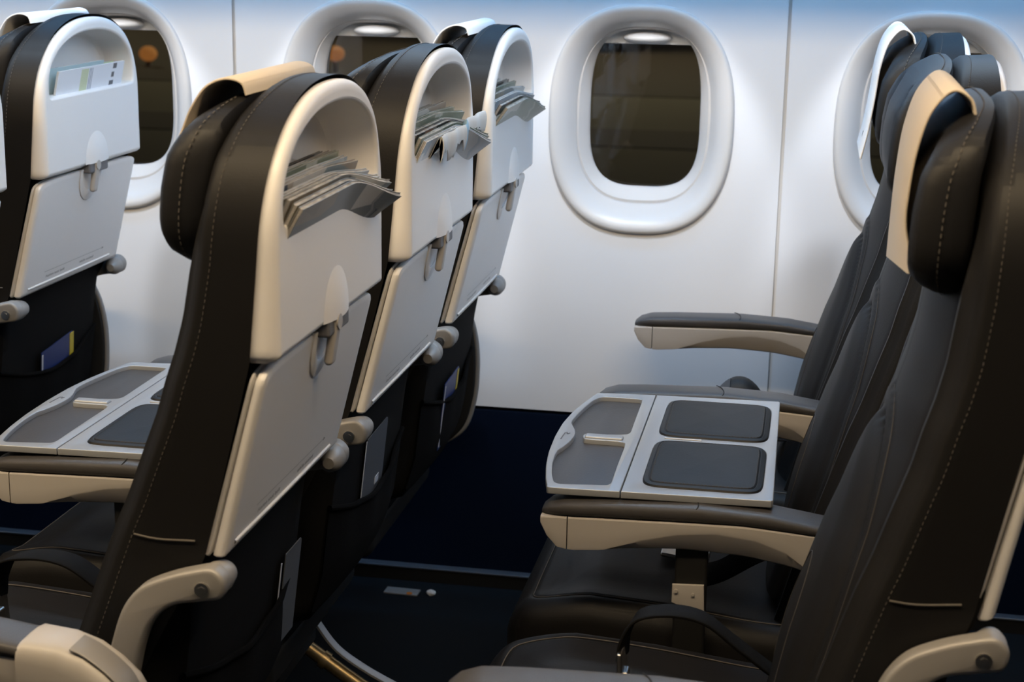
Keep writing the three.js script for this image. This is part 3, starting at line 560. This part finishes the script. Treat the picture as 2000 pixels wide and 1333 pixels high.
function makeSeat(row, col, tilt, label) {
  const s = thing('aircraft_seat', label, 'seat', [row, 0, ZC[col]]);
  const Mx = new THREE.Matrix4().makeTranslation(-0.13, 0.62, 0).multiply(new THREE.Matrix4().makeRotationZ(tilt)).multiply(new THREE.Matrix4().makeTranslation(0.13, -0.62, 0));
  const K = tilt ? 'u' : 'r', T = g => { const m = merge(g); if (tilt) m.applyMatrix4(Mx); return m; }, C = (k, f) => cache(k + K, () => T(f()));
  const ck = (k, f) => C(k, () => { const r = f(); return Array.isArray(r) ? r : [r]; });
  const back = mesh('backrest', ck('backrest', backrestGeo), M.leather, s);
  mesh('stitching', ck('stitch', stitchGeo), M.stitch, back); mesh('stitching', ck('arch', archStitch), M.thread, back);
  const up = f => () => { const g = f(); return tilt ? g.translate(-0.004, 0.010, 0) : g; };     // this row's headrests are pulled up a little
  const hr = mesh('headrest', ck('head', up(headrestGeo)), M.leatherSoft, s); mesh('stitching', ck('hst', up(headStitch)), M.stitch, hr);
  mesh('rear_shell', ck('shell', shellGeo), M.white, s);
  const tr = mesh('tray_table', ck('tray', () => [trayGeo(0, 0.62, 0)]), M.white, s);
  mesh('tray_back', ck('trayb', () => [trayGeo(0.68, 1.0, 0.0006)]), M.white, tr);
  mesh('tray_lip', ck('trayl', () => [tube([[-0.0675, 0.7005, 0.172], [-0.0665, 0.7005, 0], [-0.0675, 0.7005, -0.150]], 0.0022, 10, 8)]), M.white, tr);
  mesh('tray_placard', cache('plac' + K, () => { const g = placardGeo(); if (tilt) g.applyMatrix4(Mx); return g; }), textMat, tr);
  latchParts(s, g => { latchParts.n = (latchParts.n || 0); const k = 'l' + K + (latchParts.k = ((latchParts.k || 0) % 4) + 1); return cache(k, () => T(g)); });
  mesh('lower_back', cache('lower', () => [lowerBackGeo()]), M.fabric, s);
  const pk = mesh('literature_pocket', cache('pocket', pocketGeo), M.meshNet, s);
  for (const d of [1, -1]) { const h = mesh('tray_arm', cache('tarm' + d, () => armGeo(d)), M.grey, s); mesh('pivot_bolt', cache('bolt' + d, () => [cyl(0.0075, 0.0075, 0.004, [-0.084, 0.667, d * (d > 0 ? 0.2195 : 0.2195)], [Math.PI / 2, 0, 0], 20), cyl(0.004, 0.004, 0.0055, [-0.084, 0.667, d * 0.2197], [Math.PI / 2, 0, 0], 6)]), M.steel, h); }
  const cu = mesh('seat_cushion', cache('cush', () => [cushionGeo()]), M.leather, s); mesh('stitching', cache('cst', () => [cushionStitch()]), M.stitch, cu);
  mesh('seat_pan', cache('pan', () => [rbox(0.40, 0.06, 0.43, 0.02, [-0.40, 0.315, 0])]), M.black, s);
  belt(s, ['aisle', 'middle', 'window'][col]);
  if (col === 2 && row !== 0) {                                         // wall side end cover of the seat base
    const o = [[-0.142, 0.622], [-0.129, 0.590], [-0.121, 0.55], [-0.119, 0.50], [-0.125, 0.44], [-0.145, 0.385], [-0.20, 0.345], [-0.28, 0.36], [-0.30, 0.46], [-0.27, 0.58], [-0.20, 0.635]];
    const sh = mesh('end_cover', cache('shroud', () => [plate(o, 0.018, 0.004, -0.240, { round: true, div: 70 })]), M.black, s);
    mesh('cover_rim', cache('shrim', () => [tube([...o.slice(0, 7).map(([x, y]) => [x + 0.002, y, -0.231])], 0.0055, 40, 8)]), M.grey, sh);
  }
  if (col === 0) armrest(s, 0.273, { aisle: true }).position.y = 0.014;
  armrest(s, -0.2685, { bracket: col === 0 });
  return s;
}

const TILT = 0.062;
const SEATS = {};
[['A', -ROW, 0], ['B', 0, TILT], ['Z', -2 * ROW, 0]].forEach(([r, x, t]) => [0, 1, 2].forEach(c => {
  if (r === 'Z' && c === 0) return;
  SEATS[r + c] = makeSeat(x, c, t, {
    A0: 'near aisle seat seen from behind, tan headrest cloth, magazines stuffed in its white back',
    A1: 'middle seat seen from behind with a torn white paper hanging from its magazine pocket',
    A2: 'window seat seen from behind with a green edged magazine pile, beside the fully visible window',
    B0: 'black leather aisle seat facing left at the right edge, tan cloth over its headrest',
    B1: 'black leather middle seat facing left behind the tray table with two padded panels',
    B2: 'black leather window seat facing left, its armrest free in front of the white wall',
    Z1: 'white backed middle seat cut off by the left edge of the photo',
    Z2: 'window seat at the far left with thin white booklets in its back' }[r + c]);
}));
// headrest cloths
function clothGeo(hw, flare, short) {
  if (!short) return strap([[-0.088, 1.137], [-0.0925, 1.153], [-0.107, 1.1615], [-0.125, 1.146], [-0.139, 1.11], [-0.1475, 1.06], [-0.151 - flare * 0.4, 1.01], [-0.152 - flare, 0.970]].map(([x, y]) => [x, y, 0]), hw * 2, 0.0028, 60);
  const full = [[-0.0655, 1.136], [-0.070, 1.147], [-0.086, 1.151], [-0.106, 1.143], [-0.122, 1.122], [-0.132, 1.10], [-0.139, 1.085], [-0.143, 1.050], [-0.146 - flare * 0.4, 1.015], [-0.146 - flare, 0.985], [-0.141 - flare, 0.955]], path = short ? full.slice(0, 7) : full;
  return strap(path.map(([x, y]) => [x, y, 0]), hw * 2, 0.0028, 60);
}
const TM = t => new THREE.Matrix4().makeTranslation(-0.13, 0.62, 0).multiply(new THREE.Matrix4().makeRotationZ(t)).multiply(new THREE.Matrix4().makeTranslation(0.13, -0.62, 0));
for (const [x, c, t, hw, fl, m, label] of [
  [-ROW, 0, 0, 0.112, 0, M.clothCream, 'tan headrest cloth on the near aisle seat seen from behind'],
  [-ROW, 2, 0, 0.112, 0, M.cloth, 'white headrest cloth on the window seat left of the fully visible window'],
  [0, 0, TILT, 0.112, 0.004, M.clothCream, 'cream headrest cloth draped over the front of the right hand aisle seat'],
  [0, 2, TILT, 0.112, 0.016, M.cloth, 'white headrest cloth flaring off the right hand window seat'],
  [-2 * ROW, 2, 0, 0.112, 0, M.cloth, 'white headrest cloth on the window seat at the far left']]) {
  const o = thing('headrest_cover', label, 'headrest cover', [x, 0, ZC[c]], 'cloth covers on the headrests');
  const g = clothGeo(hw, fl, !t);
  if (t && c === 0) {                                      // the near corner of this cloth hangs a little shorter
    const p = g.attributes.position; for (let i = 0; i < p.count; i++) { const k = sst(1.06, 0.97, p.getY(i)) * (p.getZ(i) / 0.112 * 0.5 + 0.5); p.setXY(i, p.getX(i) + 0.011 * k, p.getY(i) + 0.026 * k); }
  }
  if (t) g.applyMatrix4(TM(t)); mesh('cloth', [g], m, o);
  const k = strap([[-0.1505 - fl * 0.7, 1.0, 0], [-0.1515 - fl * 0.8, 0.985, 0]], 0.004, 0.001, 2); if (t) k.applyMatrix4(TM(t)); if (fl > 0.01) mesh('stitched_tab', [k], M.stitch, o);
}

// ------------------------------------------------------------------ magazines in the seat backs
function printTex(pal, s0) {
  const c = document.createElement('canvas'); c.width = 256; c.height = 96; const x = c.getContext('2d'); seed = s0;
  x.fillStyle = pal[0]; x.fillRect(0, 0, 256, 96);
  for (let i = 0; i < 9; i++) { x.fillStyle = pal[1 + Math.floor(rnd() * (pal.length - 1))]; const w = 12 + rnd() * 60, h = 8 + rnd() * 40; x.globalAlpha = 0.5 + rnd() * 0.5; x.beginPath(); x.moveTo(rnd() * 256, rnd() * 96); for (let k = 0; k < 4; k++) x.lineTo(rnd() * 256, rnd() * 96); if (i % 2) x.fill(); else x.fillRect(rnd() * 230, rnd() * 80, w, h); }
  x.globalAlpha = 1; const t = new THREE.CanvasTexture(c); t.colorSpace = THREE.SRGBColorSpace; t.magFilter = THREE.LinearFilter; t.wrapS = t.wrapT = THREE.RepeatWrapping; t.repeat.set(2.8, 9); return t;
}
const PR = [['#8d8f8c', '#d9d6cf', '#4f5c5c', '#a89b86', '#39404a'], ['#c4c2bd', '#7c8a90', '#35455a', '#9a8c7c', '#e6e2da'], ['#7b8474', '#cfcdc4', '#44513c', '#a5a796', '#5d6a70'], ['#d4d6d8', '#9fb4c4', '#b9bfc2', '#eef0f0', '#7d93a8'], ['#3a3836', '#8a6a58', '#b3b0aa', '#5a5f66', '#25313f']].map((p, i) => new THREE.MeshStandardMaterial({ map: printTex(p, 31 + i * 17), roughness: 0.35 }));
const pageTex = dataTex(128, (u, v) => { const k = 0.62 + 0.22 * pn(u * 0.999, v, 6, 2) + 0.2 * pn(u, v, 90, 8); return [k * 1.0, k * 0.97, k * 0.94]; }, true, 11);
const pagesMat = new THREE.MeshStandardMaterial({ map: pageTex, roughness: 0.8 });
// a booklet standing in the pocket: pivot x, lean, height above the pivot, thickness, z span, droop of its far end
function magGeo(px, lean, H, th, za, zb, droop, curl, off) {
  const NZ = 22, NH = 6, rings = [];
  for (let j = 0; j <= NZ; j++) {
    const z = lerp(za, zb, j / NZ), far = sst(0.55, 1.05, j / NZ), d = droop * far;
    const P = (h, o) => { const a = lean + curl * (h / H) + d * 2.2 * (h / H); const x = px + Math.sin(lean + curl * 0.5 * h / H + d * 1.2) * h + Math.cos(a) * o, y = 0.984 + Math.cos(lean + curl * 0.5 * h / H + d * 1.2) * h - Math.sin(a) * o - d * 0.045; return [x, y, z]; };
    const r = []; for (let k = 0; k <= NH; k++) r.push(P(H * k / NH, off)); for (let k = NH; k >= 0; k--) r.push(P(H * k / NH, off + th)); rings.push(r);
  }
  return loft(rings, { cap0: true, cap1: true, crease: 0.6 });
}
function magazine(row, col, label, group, px, lean, H, th, za, zb, droop, curl, mat) {
  const o = thing('magazine', label, 'magazine', [row, 0, ZC[col]], group);
  mesh('pages', [magGeo(px, lean, H, th, za, zb, droop, curl, 0)], pagesMat, o);
  mesh('cover', [magGeo(px, lean, H + 0.001, 0.0006, za + 0.001, zb - 0.001, droop, curl, th), magGeo(px, lean, H + 0.001, 0.0006, za + 0.001, zb - 0.001, droop, curl, -0.0006)], mat, o);
  return o;
}
function fan(row, col, n, s0, where, { zb = -0.165, droop = 0.5, H = 0.062, lean = 0.5 } = {}) {
  seed = s0; const group = 'magazines fanned out in the back of the ' + where;
  for (let i = 0; i < n; i++) {
    const t = i / (n - 1), th = 0.0026 + rnd() * 0.0012;
    const nth = ['second', 'third', 'fourth', 'fifth', 'sixth', 'seventh', 'eighth', 'ninth'];
    const label = i === 0 ? 'rearmost magazine against the recess wall of the ' + where : i === n - 1 ? 'front magazine leaning over the pocket lip of the ' + where : nth[i - 1] + ' magazine from the recess wall of the ' + where;
    magazine(row, col, label, group, lerp(-0.062, -0.026, t), lerp(0.02, lean, t), H * (1.12 - 0.26 * t) + rnd() * 0.007 + 0.004 * Math.sin(t * 3), th, 0.160 - rnd() * 0.004, lerp(-0.105, zb, sst(0, 0.9, t)) - rnd() * 0.02, droop * sst(0.2, 1, t), 0.15 * t, PR[i === n - 1 ? [0, 3, 2][col] : Math.floor(rnd() * 5)]);
  }
}
fan(-ROW, 0, 10, 11, 'near aisle seat', { zb: -0.128, droop: 0.36, H: 0.060, lean: 0.40 });
fan(-ROW, 1, 9, 23, 'middle seat with torn paper', { zb: -0.146, droop: 0.4, H: 0.064, lean: 0.34 });
fan(-ROW, 2, 7, 47, 'window seat by the whole window', { zb: -0.118, droop: 0.30, H: 0.058 });
// torn white paper hanging over the lip of the middle seat's pocket
{
  const o = thing('paper_sheet', 'torn white paper with a pale blue stripe hanging over the middle pocket lip', 'paper', [-ROW, 0, ZC[1]]);
  const rows = []; seed = 5;
  const path = [[-0.012, 1.008], [-0.001, 1.032], [0.0035, 1.037], [0.0065, 1.030], [0.005, 1.012], [-0.001, 0.994]];
  const c = new THREE.CatmullRomCurve3(path.map(p => new THREE.Vector3(p[0], p[1], 0)));
  const strip = (z0, z1, n) => { const rr = []; for (let i = 0; i <= n; i++) { const z = lerp(z0, z1, i / n), e = 0.84 + 0.1 * Math.sin(z * 70) + 0.05 * Math.sin(z * 231), r = []; for (let k = 0; k <= 14; k++) { const p = c.getPoint(k / 14 * clamp(e, 0.5, 1)); r.push([p.x + 0.002 * Math.sin(z * 90), p.y + (z < -0.06 ? 0.006 : 0), z]); } const back = r.map(([x, y, zz]) => [x - 0.0012, y - 0.0008, zz]).reverse(); rr.push([...r, ...back]); } return loft(rr, { cap0: true, cap1: true, crease: 0.8 }); };
  mesh('sheet', [strip(0.092, -0.05, 20), strip(-0.066, -0.185, 16)], M.paper, o);
  mesh('stripe', [strip(-0.05, -0.066, 4)], S([0.30, 0.46, 0.58], 0.6), o);
}
// booklets of the far left window seat
const bookTex = (() => { const c = document.createElement('canvas'); c.width = 512; c.height = 64; const x = c.getContext('2d'); x.fillStyle = '#dfe1e6'; x.fillRect(0, 0, 512, 64); x.fillStyle = '#c3cba6'; x.fillRect(170, 8, 56, 56); x.fillStyle = '#8d919c'; x.fillRect(232, 8, 6, 52); x.fillRect(243, 8, 6, 52); x.fillRect(254, 8, 5, 52); x.fillStyle = '#3c414b'; x.fillRect(420, 6, 30, 12); x.fillRect(415, 26, 22, 12); x.fillRect(405, 46, 34, 10); const t = new THREE.CanvasTexture(c); t.colorSpace = THREE.SRGBColorSpace; t.magFilter = THREE.LinearFilter; t.wrapS = t.wrapT = THREE.RepeatWrapping; return t; })();
const bookMat = new THREE.MeshStandardMaterial({ map: bookTex, roughness: 0.4 });
function booklet(label, px, lean, H, za, zb, mat, cover) {
  const o = thing('booklet', label, 'booklet', [-2 * ROW, 0, ZC[2]], 'booklets in the far left window seat back');
  mesh('pages', [magGeo(px, lean, H, 0.0035, za, zb, 0, 0, 0)], M.paper, o);
  const g = magGeo(px, lean, H + 0.0005, 0.0007, za, zb, 0, 0, 0.0035), p = g.attributes.position, uv = g.attributes.uv;
  for (let i = 0; i < p.count; i++) uv.setXY(i, (za - p.getZ(i)) / (za - zb), (p.getY(i) - 1.015) / (H - 0.030));
  mesh('cover', g, mat, o);
}
booklet('front white booklet with grey and green print in the far left window seat back', -0.034, 0.22, 0.078, 0.125, -0.135, bookMat);
booklet('pale turquoise booklet behind the white one in the far left window seat back', -0.046, 0.18, 0.082, 0.158, -0.08, S([0.50, 0.62, 0.64], 0.4));
booklet('rear booklet with a lime green corner in the far left window seat back', -0.056, 0.12, 0.074, 0.155, -0.155, S([0.52, 0.62, 0.36], 0.4));

// ------------------------------------------------------------------ cards in the lower pockets
function card(row, col, z, y, rz, w, h, parts, label) {
  const o = thing('safety_card', label, 'card', [row - 0.1135, y, ZC[col] + z]); o.rotation.set(rz, 0, -0.12);
  const g = new THREE.Shape(); g.moveTo(-w / 2, -h / 2); g.lineTo(w / 2, -h / 2); g.lineTo(w / 2, h * 0.42); g.quadraticCurveTo(w / 2, h / 2, w * 0.42, h / 2); g.lineTo(-w / 2, h / 2);
  const e = new THREE.ExtrudeGeometry(g, { depth: 0.0012, bevelEnabled: false }); e.rotateY(Math.PI / 2); mesh('card_sheet', [e], parts[0], o);
  for (const [zz, yy, ww, hh, m] of parts[1]) mesh('print', [rbox(0.0008, hh, ww, 0.0003, [0.0016, yy, zz])], m, o);
}
const blue = S([0.012, 0.030, 0.14], 0.4), yellow = S([0.55, 0.42, 0.02], 0.4), pale = S([0.55, 0.58, 0.66], 0.4), greyCard = S([0.12, 0.13, 0.15], 0.35);
card(-2 * ROW, 2, -0.01, 0.508, 0.10, 0.13, 0.12, [blue, [[-0.056, 0.035, 0.016, 0.045, yellow], [0.062, 0, 0.005, 0.11, pale]]], 'dark blue safety card with a yellow end in the far left window seat pocket');
card(-ROW, 2, 0.03, 0.503, 0.05, 0.11, 0.12, [blue, [[0.050, 0.0, 0.005, 0.11, pale], [-0.048, 0.03, 0.012, 0.05, yellow]]], 'blue safety card in the lower pocket of the window seat beside the wall');
card(-ROW, 1, 0.0, 0.548, 0.03, 0.11, 0.13, [greyCard, [[0.062, 0, 0.004, 0.13, pale], [-0.02, -0.02, 0.02, 0.012, pale]]], 'grey card leaning in the lower pocket of the middle seat');
card(-ROW, 0, -0.128, 0.520, 0.0, 0.06, 0.12, [greyCard, [[0.047, 0, 0.004, 0.11, pale]]], 'dim grey card in the lower pocket of the near aisle seat');

// ------------------------------------------------------------------ padded tables over the middle seats
function tableGeo() {
  // outline in local x (fore-aft) and z; front edge bowed
  const o = [[-0.283, 0.221], [-0.370, 0.2245], [-0.467, 0.2285], [-0.553, 0.232], [-0.559, 0.222], [-0.5646, 0.198], [-0.5723, 0.149], [-0.578, 0.093], [-0.5808, 0.025], [-0.580, -0.039], [-0.5744, -0.098], [-0.565, -0.151], [-0.555, -0.194], [-0.549, -0.2025], [-0.469, -0.2105], [-0.287, -0.219]];
  const wellA = [[-0.485, -0.180], [-0.484, -0.13], [-0.4835, -0.06], [-0.4832, -0.018], [-0.4865, -0.008], [-0.497, -0.003], [-0.52, 0.001], [-0.5417, 0.004], [-0.5445, 0.012], [-0.5405, 0.026], [-0.52, 0.028], [-0.495, 0.0275], [-0.485, 0.033], [-0.4835, 0.055], [-0.4835, 0.10], [-0.483, 0.16], [-0.4825, 0.198], [-0.487, 0.208], [-0.509, 0.2115], [-0.543, 0.2165], [-0.552, 0.2095], [-0.5595, 0.18], [-0.5655, 0.14], [-0.568, 0.105], [-0.5675, 0.083], [-0.563, 0.067], [-0.558, 0.043], [-0.556, 0.02], [-0.5565, 0.002], [-0.5595, -0.014], [-0.564, -0.028], [-0.568, -0.042], [-0.569, -0.055], [-0.5664, -0.085], [-0.561, -0.125], [-0.555, -0.158], [-0.5484, -0.176], [-0.540, -0.183], [-0.50, -0.184]];
  return { o, wellA };
}
const TB = tableGeo();
const flat = (g, y) => { g.rotateX(Math.PI / 2); g.translate(0, y, 0); return clean(g, 0.6); };   // x-y plate becomes an x-z slab hanging below y
function slab(pts, y, depth, bevel, holes = []) {
  const mk = (p, C) => { const s = new C(); s.setFromPoints(p.map(a => new THREE.Vector2(a[0], a[1]))); return s; };
  const s = mk(pts, THREE.Shape); for (const h of holes) s.holes.push(mk(h, THREE.Path));
  const g = new THREE.ExtrudeGeometry(s, { depth: depth - 2 * bevel, bevelEnabled: bevel > 0, bevelThickness: bevel, bevelSize: bevel, bevelOffset: -bevel, bevelSegments: 3 });
  g.translate(0, 0, bevel); return flat(g, y);
}
const smooth = (p, n = 90) => new THREE.CatmullRomCurve3(p.map(a => new THREE.Vector3(a[0], a[1], 0)), true, 'catmullrom', 0.25).getPoints(n).slice(0, -1).map(v => [v.x, v.y]);
function consoleTable(row, zc, label) {
  const t = thing('console_table', label, 'table', [row, 0, zc]), Y = 0.6335;
  const cut = (p, f) => p.filter(f);
  const sm = smooth(TB.o, 160).filter(([x]) => x < -0.47), fr = [[-0.4680, 0.2283], ...sm, [-0.4680, -0.2105]];
  const well = smooth(TB.wellA, 160);
  mesh('front_leaf', cache('tfl', () => [slab(fr, Y, 0.009, 0.0012, [well])]), M.tableTop, t);
  mesh('well_floor', cache('twf', () => [slab(fr.map(([x, z]) => [lerp(-0.51, x, 0.97), z * 0.98]), Y - 0.0065, 0.0028, 0.0003)]), M.well, t);
  const hp = (z0, z1) => { const p = []; for (const [x, z] of sup(-0.3715, (z0 + z1) / 2, 0.0745, (z1 - z0) / 2, 8, 64)) p.push([x, z]); return p; };
  const pads = [[0.009, 0.203], [-0.190, -0.008]];
  const rear = [[-0.4665, 0.2283], [-0.2855, 0.2212], [-0.283, 0.218], [-0.2865, -0.215], [-0.2890, -0.2185], [-0.4665, -0.2105]];
  mesh('rear_leaf', cache('trl', () => [slab(rear, Y, 0.009, 0.0012, pads.map(p => hp(...p)))]), M.tableTop, t);
  mesh('hinge_strip', cache('thg', () => [rbox(0.012, 0.003, 0.42, 0.001, [-0.4672, Y - 0.0075, 0.008])]), M.black, t);
  for (const [i, p] of pads.entries()) {
    const pd = mesh('leather_pad', cache('tpad' + i, () => { const b = hp(p[0] + 0.0015, p[1] - 0.0015), rr = [], L = (d, y) => insetOutline(b, d).map(([x, z]) => [x, y, z]); rr.push(L(0, Y - 0.008), L(0, Y - 0.001), L(0.0015, Y + 0.0015), L(0.006, Y + 0.003), L(0.0075, Y + 0.0022), L(0.009, Y + 0.0034)); const c = insetOutline(b, 0.011); for (let k = 0; k <= 5; k++) rr.push(c.map(([x, z]) => [lerp(x, -0.3715, k / 5), Y + 0.0036 + 0.0012 * sst(0, 1, k / 5), lerp(z, (p[0] + p[1]) / 2, k / 5)])); return [loft(rr, { cap0: true, crease: 0.5 })]; }), M.leatherSoft, t);
    mesh('stitching', cache('tst' + i, () => { const o = insetOutline(hp(p[0] + 0.0015, p[1] - 0.0015), 0.0098), c = new THREE.CatmullRomCurve3(o.map(([x, z]) => new THREE.Vector3(x, Y + 0.0037, z)), true), n = 130, out = []; for (let k = 0; k < n; k++) { const a = c.getPointAt(k / n), b = c.getPointAt((k + 0.6) / n); out.push(tube([[a.x, a.y, a.z], [b.x, b.y, b.z]], 0.0005, 1, 4)); } return out; }), M.stitch, pd);
  }
  mesh('divider_bar', cache('tdv', () => [rbox(0.052, 0.007, 0.016, 0.003, [-0.515, Y - 0.0005, 0.016], [0, 0.0, 0])]), M.tableTop, t);
  mesh('pad_clip', cache('tpc', () => [rbox(0.05, 0.002, 0.004, 0.0008, [-0.41, Y + 0.0006, 0.0])]), M.steel, t);
  mesh('emblem', cache('tem', () => [strap([[-0.5711, Y + 0.0004, 0.036], [-0.5705, Y + 0.0004, 0.020], [-0.5695, Y + 0.0004, 0.006]], 0.0016, 0.0006, 10), strap([[-0.5672, Y + 0.0004, 0.005], [-0.5655, Y + 0.0004, 0.011], [-0.563, Y + 0.0004, 0.007]], 0.0022, 0.0006, 10)].map(g => g)), M.mark, t);
  return t;
}
consoleTable(0, 0.778, 'grey table with two stitched leather pads between the right hand armrests');
consoleTable(-ROW, 0.778, 'grey padded table at the left, partly hidden by the near aisle seat');

// ------------------------------------------------------------------ seat frames under the rows
function frame(row, label) {
  const f = thing('seat_frame', label, 'seat frame', [row, 0, 0], 'frames under the seat rows');
  mesh('cross_beam', [cyl(0.022, 0.022, 1.42, [-0.50, 0.262, 0.75], [Math.PI / 2, 0, 0])], M.grey, f);
  mesh('cross_beam', [cyl(0.022, 0.022, 1.42, [-0.30, 0.262, 0.75], [Math.PI / 2, 0, 0])], M.grey, f);
  for (const z of [0.50, 1.18]) {
    mesh('front_leg', [tube([[-0.50, 0.26, z], [-0.515, 0.14, z], [-0.53, 0.02, z]], 0.016, 10, 12), rbox(0.07, 0.02, 0.04, 0.006, [-0.53, 0.012, z])], M.grey, f);
    mesh('rear_strut', [tube([[-0.46, 0.245, z], [-0.33, 0.165, z], [-0.225, 0.095, z], [-0.11, 0.025, z]], 0.0125, 14, 14)], M.brass, f);
    mesh('strut_collar', [cyl(0.0155, 0.0155, 0.012, [-0.268, 0.123, z], [0, 0, Math.PI / 2 - 0.58])], M.brass, f);
    mesh('rear_foot', [rbox(0.09, 0.024, 0.045, 0.008, [-0.105, 0.0135, z])], M.grey, f);
    mesh('cable_strip', [strap([[-0.315, 0.275, z], [-0.296, 0.220, z], [-0.272, 0.178, z], [-0.245, 0.145, z], [-0.205, 0.118, z], [-0.158, 0.094, z], [-0.10, 0.068, z], [-0.07, 0.024, z]], 0.018, 0.009, 30)], M.strip, f);
    mesh('life_vest_box', [rbox(0.26, 0.07, 0.20, 0.012, [-0.40, 0.205, z + 0.13])], M.black, f);
  }
}
frame(-ROW, 'legs and beams under the middle seat row, pale curved strip beside a brassy strut');
frame(0, 'legs and beams under the right hand seat row, hidden in deep shade');

// ------------------------------------------------------------------ small things
{
  const b = thing('pouch', 'small dark pouch standing on the right hand window seat behind the middle armrest', 'pouch', [-0.36, 0.452, 0.25]);
  const shell = (x0, x1) => { const r = []; for (let i = 0; i <= 10; i++) { const x = lerp(x0, x1, i / 10), h = 0.132 * Math.sqrt(Math.max(0.05, 1 - ((x - 0.002) / 0.062) ** 2)), w = 0.035 * Math.sqrt(Math.max(0.1, 1 - (x / 0.07) ** 2)), ring = []; for (let j = 0; j < 20; j++) { const a = j / 20 * 2 * Math.PI, c = Math.cos(a), s = Math.sin(a); ring.push([x, h / 2 + h / 2 * Math.sign(s) * Math.abs(s) ** 0.7, w * Math.sign(c) * Math.abs(c) ** 0.8]); } r.push(ring); } return loft(r, { cap0: true, cap1: true, crease: 0.9 }); };
  mesh('pouch_body', [shell(-0.012, 0.058)], M.black, b);
  mesh('pouch_flap', [shell(-0.058, -0.013)], S([0.06, 0.066, 0.078], 0.7), b);
}
{
  const o = thing('luggage_tag', 'pale tag with an orange spot lying on the floor by the wall', 'tag', [-1.022, 0.0, -0.085]); o.rotation.y = -0.03;
  mesh('tag_sheet', [rbox(0.070, 0.003, 0.030, 0.001, [0, 0.002, 0])], M.tagGrey, o);
  mesh('tag_spot', [cyl(0.006, 0.006, 0.001, [0.018, 0.004, 0.010], null, 16)], M.orange, o);
  const p = thing('paper_scrap', 'tiny crumpled white scrap on the floor right of the pale tag', 'paper', [-0.962, 0.0, -0.085]);
  const g = new THREE.IcosahedronGeometry(0.008, 2), q = g.attributes.position; for (let i = 0; i < q.count; i++) { const k = 1 + 0.35 * noise.noise(q.getX(i) * 300, q.getY(i) * 300, q.getZ(i) * 300); q.setXYZ(i, q.getX(i) * k * 1.2, q.getY(i) * k * 0.7 + 0.005, q.getZ(i) * k); }
  mesh('scrap', [clean(g, 0.4)], M.paper, p);
}

scene.traverse(o => { if (o.isMesh) { o.castShadow = true; o.receiveShadow = true; } if (o.isPointLight || o.isSpotLight || o.isDirectionalLight) o.castShadow = true; });
renderer.render(scene, camera);
